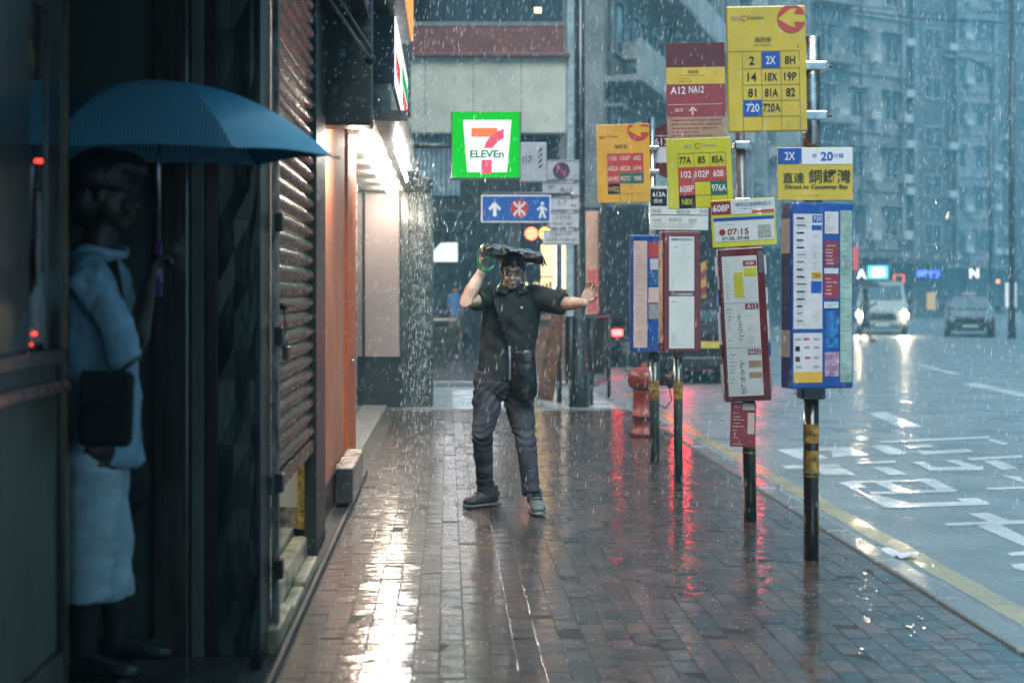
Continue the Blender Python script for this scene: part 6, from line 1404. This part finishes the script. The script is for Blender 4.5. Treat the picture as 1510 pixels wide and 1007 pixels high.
# ---- distant people
def walker(label, px, py, z0, hgt, shirt_c, leg_c, face, Y=None, umb=False, stride=0.12):
    Y_ = (EYE - z0) * F / (py - VY); t = person('person', label, ((px - VX) * Y_ / F, Y_, z0)); t.rotation_euler = (0, 0, R(face)); k = hgt / 1.7
    b = MB(); head_geo(b, (0, -0.01, 1.58 * k), (0, -1, -0.1), (0, 0, 1), k)
    b.tube([(0, 0, 0.9 * k), (0, 0, 1.2 * k), (0, 0, 1.40 * k), (0, 0, 1.5 * k)], [(0.14 * k, 0.09 * k), (0.15 * k, 0.1 * k), (0.15 * k, 0.09 * k), (0.05 * k, 0.05 * k)], 12, ref=(1, 0, 0))
    for s in (-1, 1):
        y = s * stride
        b.tube([(s * 0.09 * k, 0, 0.9 * k), (s * 0.09 * k, y * 0.6 - 0.02, 0.48 * k), (s * 0.09 * k, y, 0.06 * k)], [0.07 * k, 0.052 * k, 0.036 * k], 10, round_ends=True)
        if umb and s > 0: pts_ = [(s * 0.19 * k, 0, 1.40 * k), (s * 0.22 * k, -0.1, 1.12 * k), (s * 0.10 * k, -0.26, 1.22 * k)]
        else: pts_ = [(s * 0.19 * k, 0, 1.40 * k), (s * 0.24 * k, -y * 0.4, 1.12 * k), (s * 0.23 * k, -y * 0.9 - 0.06, 0.88 * k)]
        b.tube(pts_, [0.05 * k, 0.042 * k, 0.03 * k], 10, round_ends=True); hand_geo(b, pts_[-1], Vector(pts_[-1]) - Vector(pts_[-2]), (-s, 0, 0), 0.4, k, s)
    link('body', remesh(b, 0.016, 2), skin_m('far_skin', (0.35, 0.22, 0.16)), t)
    c = MB(); c.tube([(0, 0, 0.84 * k), (0, 0, 1.05 * k), (0, 0, 1.3 * k), (0, 0, 1.43 * k), (0, 0, 1.48 * k)], [(0.175 * k, 0.13 * k), (0.17 * k, 0.12 * k), (0.19 * k, 0.125 * k), (0.15 * k, 0.10 * k), (0.07 * k, 0.07 * k)], 14, ref=(1, 0, 0))
    for s in (-1, 1): c.tube([(s * 0.15 * k, 0, 1.40 * k), (s * 0.225 * k, -0.02, 1.16 * k)], [0.07 * k, 0.065 * k], 10)
    link('shirt', remesh(c, 0.016, 3), pm('shirt_%d' % px, shirt_c, 0.6, var=0.15), t)
    l = MB(); l.tube([(0, 0, 0.95 * k), (0, 0, 0.82 * k)], [(0.16 * k, 0.12 * k), (0.16 * k, 0.11 * k)], 12, ref=(1, 0, 0))
    for s in (-1, 1): l.tube([(s * 0.09 * k, 0, 0.88 * k), (s * 0.09 * k, s * stride * 0.6 - 0.02, 0.46 * k)], [0.088 * k, 0.07 * k], 10)
    link('shorts', remesh(l, 0.016, 2), pm('legs_%d' % px, leg_c, 0.6, var=0.15), t)
    h = MB(); h.ball((0, 0.015, 1.64 * k), (0.085 * k, 0.1 * k, 0.08 * k), 12, 8); link('hair', remesh(h, 0.016, 2), MATS['black_hair'], t)
    for s in (-1, 1):
        q = MB(); shoe_geo(q, (s * 0.09 * k, s * stride + 0.06, 0.0), (s * 0.09 * k, s * stride - 0.19, 0.0), 0.08, 0.045); link('shoe', remesh(q, 0.014, 2), K_black, t)
    return t, Y_
walker('person in bright blue shirt standing in the dark passage', 672, 512, 0.0, 1.68, (0.03, 0.16, 0.55), (0.16, 0.15, 0.13), 150)
walker('person in dull dark clothes beside the blue shirted one in the passage', 687, 502, 0.0, 1.62, (0.05, 0.05, 0.06), (0.12, 0.09, 0.08), 160)
uw, uY = walker('walker in dark shirt and shorts under a grey umbrella on the road', 1276, 504, ZR, 1.66, (0.07, 0.08, 0.085), (0.02, 0.022, 0.025), 60, umb=True, stride=0.2)
u2 = thing('umbrella', 'grey umbrella held by the walker before the van headlights', 'umbrella', (uw.location.x, uw.location.y - 0.02, ZR + 1.72)); 
mb = MB(); mb.lathe([(0.56, 0.0), (0.50, 0.07), (0.38, 0.14), (0.2, 0.20), (0.02, 0.225)], seg=8); mb.f = mb.f[:-2]; o = mb.flat('canopy', pm('pale_canopy', (0.035, 0.03, 0.042), 0.5, var=0.1), u2)
MB().tube([(0, 0, -0.5), (0, 0, 0.27)], 0.01, 6).build('shaft', K_black, u2)
for k in range(8): MB().tube([(0, 0, 0.2), (0.37 * math.cos(k * math.pi / 4), 0.37 * math.sin(k * math.pi / 4), 0.13), (0.55 * math.cos(k * math.pi / 4), 0.55 * math.sin(k * math.pi / 4), 0.0)], 0.006, 5).build('rib', K_black, u2)
# stall with crates in the passage
stl = thing('market_stall', 'low stall with white top and woven basket in the passage', 'stall', ground(655, 516))
MB().box(-0.5, 0.32, 0, 0.7, 0.74, 0.80).build('table_top', pm('stall_white', (0.6, 0.63, 0.63), 0.5), stl)
for x in (-0.45, 0.27):
    for y in (0.05, 0.65): MB().box(x - 0.025, x + 0.025, y - 0.025, y + 0.025, 0, 0.739).build('leg', K_grey, stl)
bsk = thing('basket', 'brown woven basket crate under the white topped stall', 'basket', ground(655, 520) + Vector((0, 0.0, 0)))
for z in (0.05, 0.2, 0.35, 0.5): MB().box(-0.35, 0.25, 0.0, 0.4, z, z + 0.11).build('slat_band', pm('wicker', (0.28, 0.20, 0.10), 0.6, var=0.4, vscale=30), bsk, bevel=0.01)
for x in (-0.33, 0.19): MB().box(x, x + 0.05, -0.012, -0.001, 0.0, 0.62).build('upright', MATS['wicker'], bsk)

# ------------------------------------------------------------------ rain and haze
rr = random.Random(21); rain = MB()
def drop(x, y, z, r_, l_, sl=0.05):
    n0 = len(rain.v); a = rr.uniform(0, 6.28)
    rain.v += [(x + sl * l_, y, z + l_)] + [(x + r_ * math.cos(a + q * 2.094), y + r_ * math.sin(a + q * 2.094), z + l_ * 0.35) for q in range(3)] + [(x - sl * l_, y, z)]
    rain.f += [(n0, n0 + 1 + q, n0 + 1 + (q + 1) % 3) for q in range(3)] + [(n0 + 4, n0 + 1 + (q + 1) % 3, n0 + 1 + q) for q in range(3)]
for _ in range(17000):      # open rain over pavement and road
    Y_ = rr.uniform(3.2, 30) ; px = rr.uniform(440, 1520); py = rr.uniform(-10, 760)
    if Y_ < 9 and rr.random() < 0.4: continue
    p = at(px, py, Y_)
    if p.z < 0.02 or p.x < -0.30: continue
    k = rr.random(); drop(p.x, p.y, p.z, (0.0010 + 0.0012 * k ** 3) * (0.5 + Y_ / 14), (0.012 + 0.035 * k) * (0.5 + Y_ / 14))
for _ in range(1500):      # water falling from the canopy edge
    y = rr.uniform(8.0, 16.8); drop(-0.27 + rr.gauss(0, 0.07), y, rr.uniform(0.02, 3.6), 0.0016 + 0.0018 * rr.random() ** 2, 0.012 + 0.05 * rr.random() ** 2)
for _ in range(500):       # drips near the doorway
    y = rr.uniform(4.0, 7.8); drop(-0.42 + rr.gauss(0, 0.05), y, rr.uniform(0.02, 3.0), 0.0012, 0.012)
for _ in range(3500):      # splashes off the paving
    x = rr.uniform(-0.4, 3.4); y = rr.uniform(4.6, 16); drop(x, y, (0.0 if x < 2.38 else ZR) + abs(rr.gauss(0, 0.025)), 0.0022, 0.005)
ro = rain.flat('rain', pm('rain_drop', (0.86, 0.90, 0.92), 0.1, var=0, coat=1.0, spec=1.0))
struct(ro, 'stuff')
hz = MB().box(-61, 131, -15, 191, -1.3, 30.0).build('haze', None)
hm = bpy.data.materials.new('haze'); hm.use_nodes = True; t = hm.node_tree; t.nodes.clear()
om = t.nodes.new('ShaderNodeOutputMaterial'); pvn = t.nodes.new('ShaderNodeVolumePrincipled')
pvn.inputs['Color'].default_value = (0.36, 0.78, 0.95, 1); pvn.inputs['Density'].default_value = 0.0054; pvn.inputs['Anisotropy'].default_value = 0.35
t.links.new(pvn.outputs[0], om.inputs['Volume']); hz.data.materials.append(hm); struct(hz, 'stuff')
bpy.data.scenes.remove(TMP)
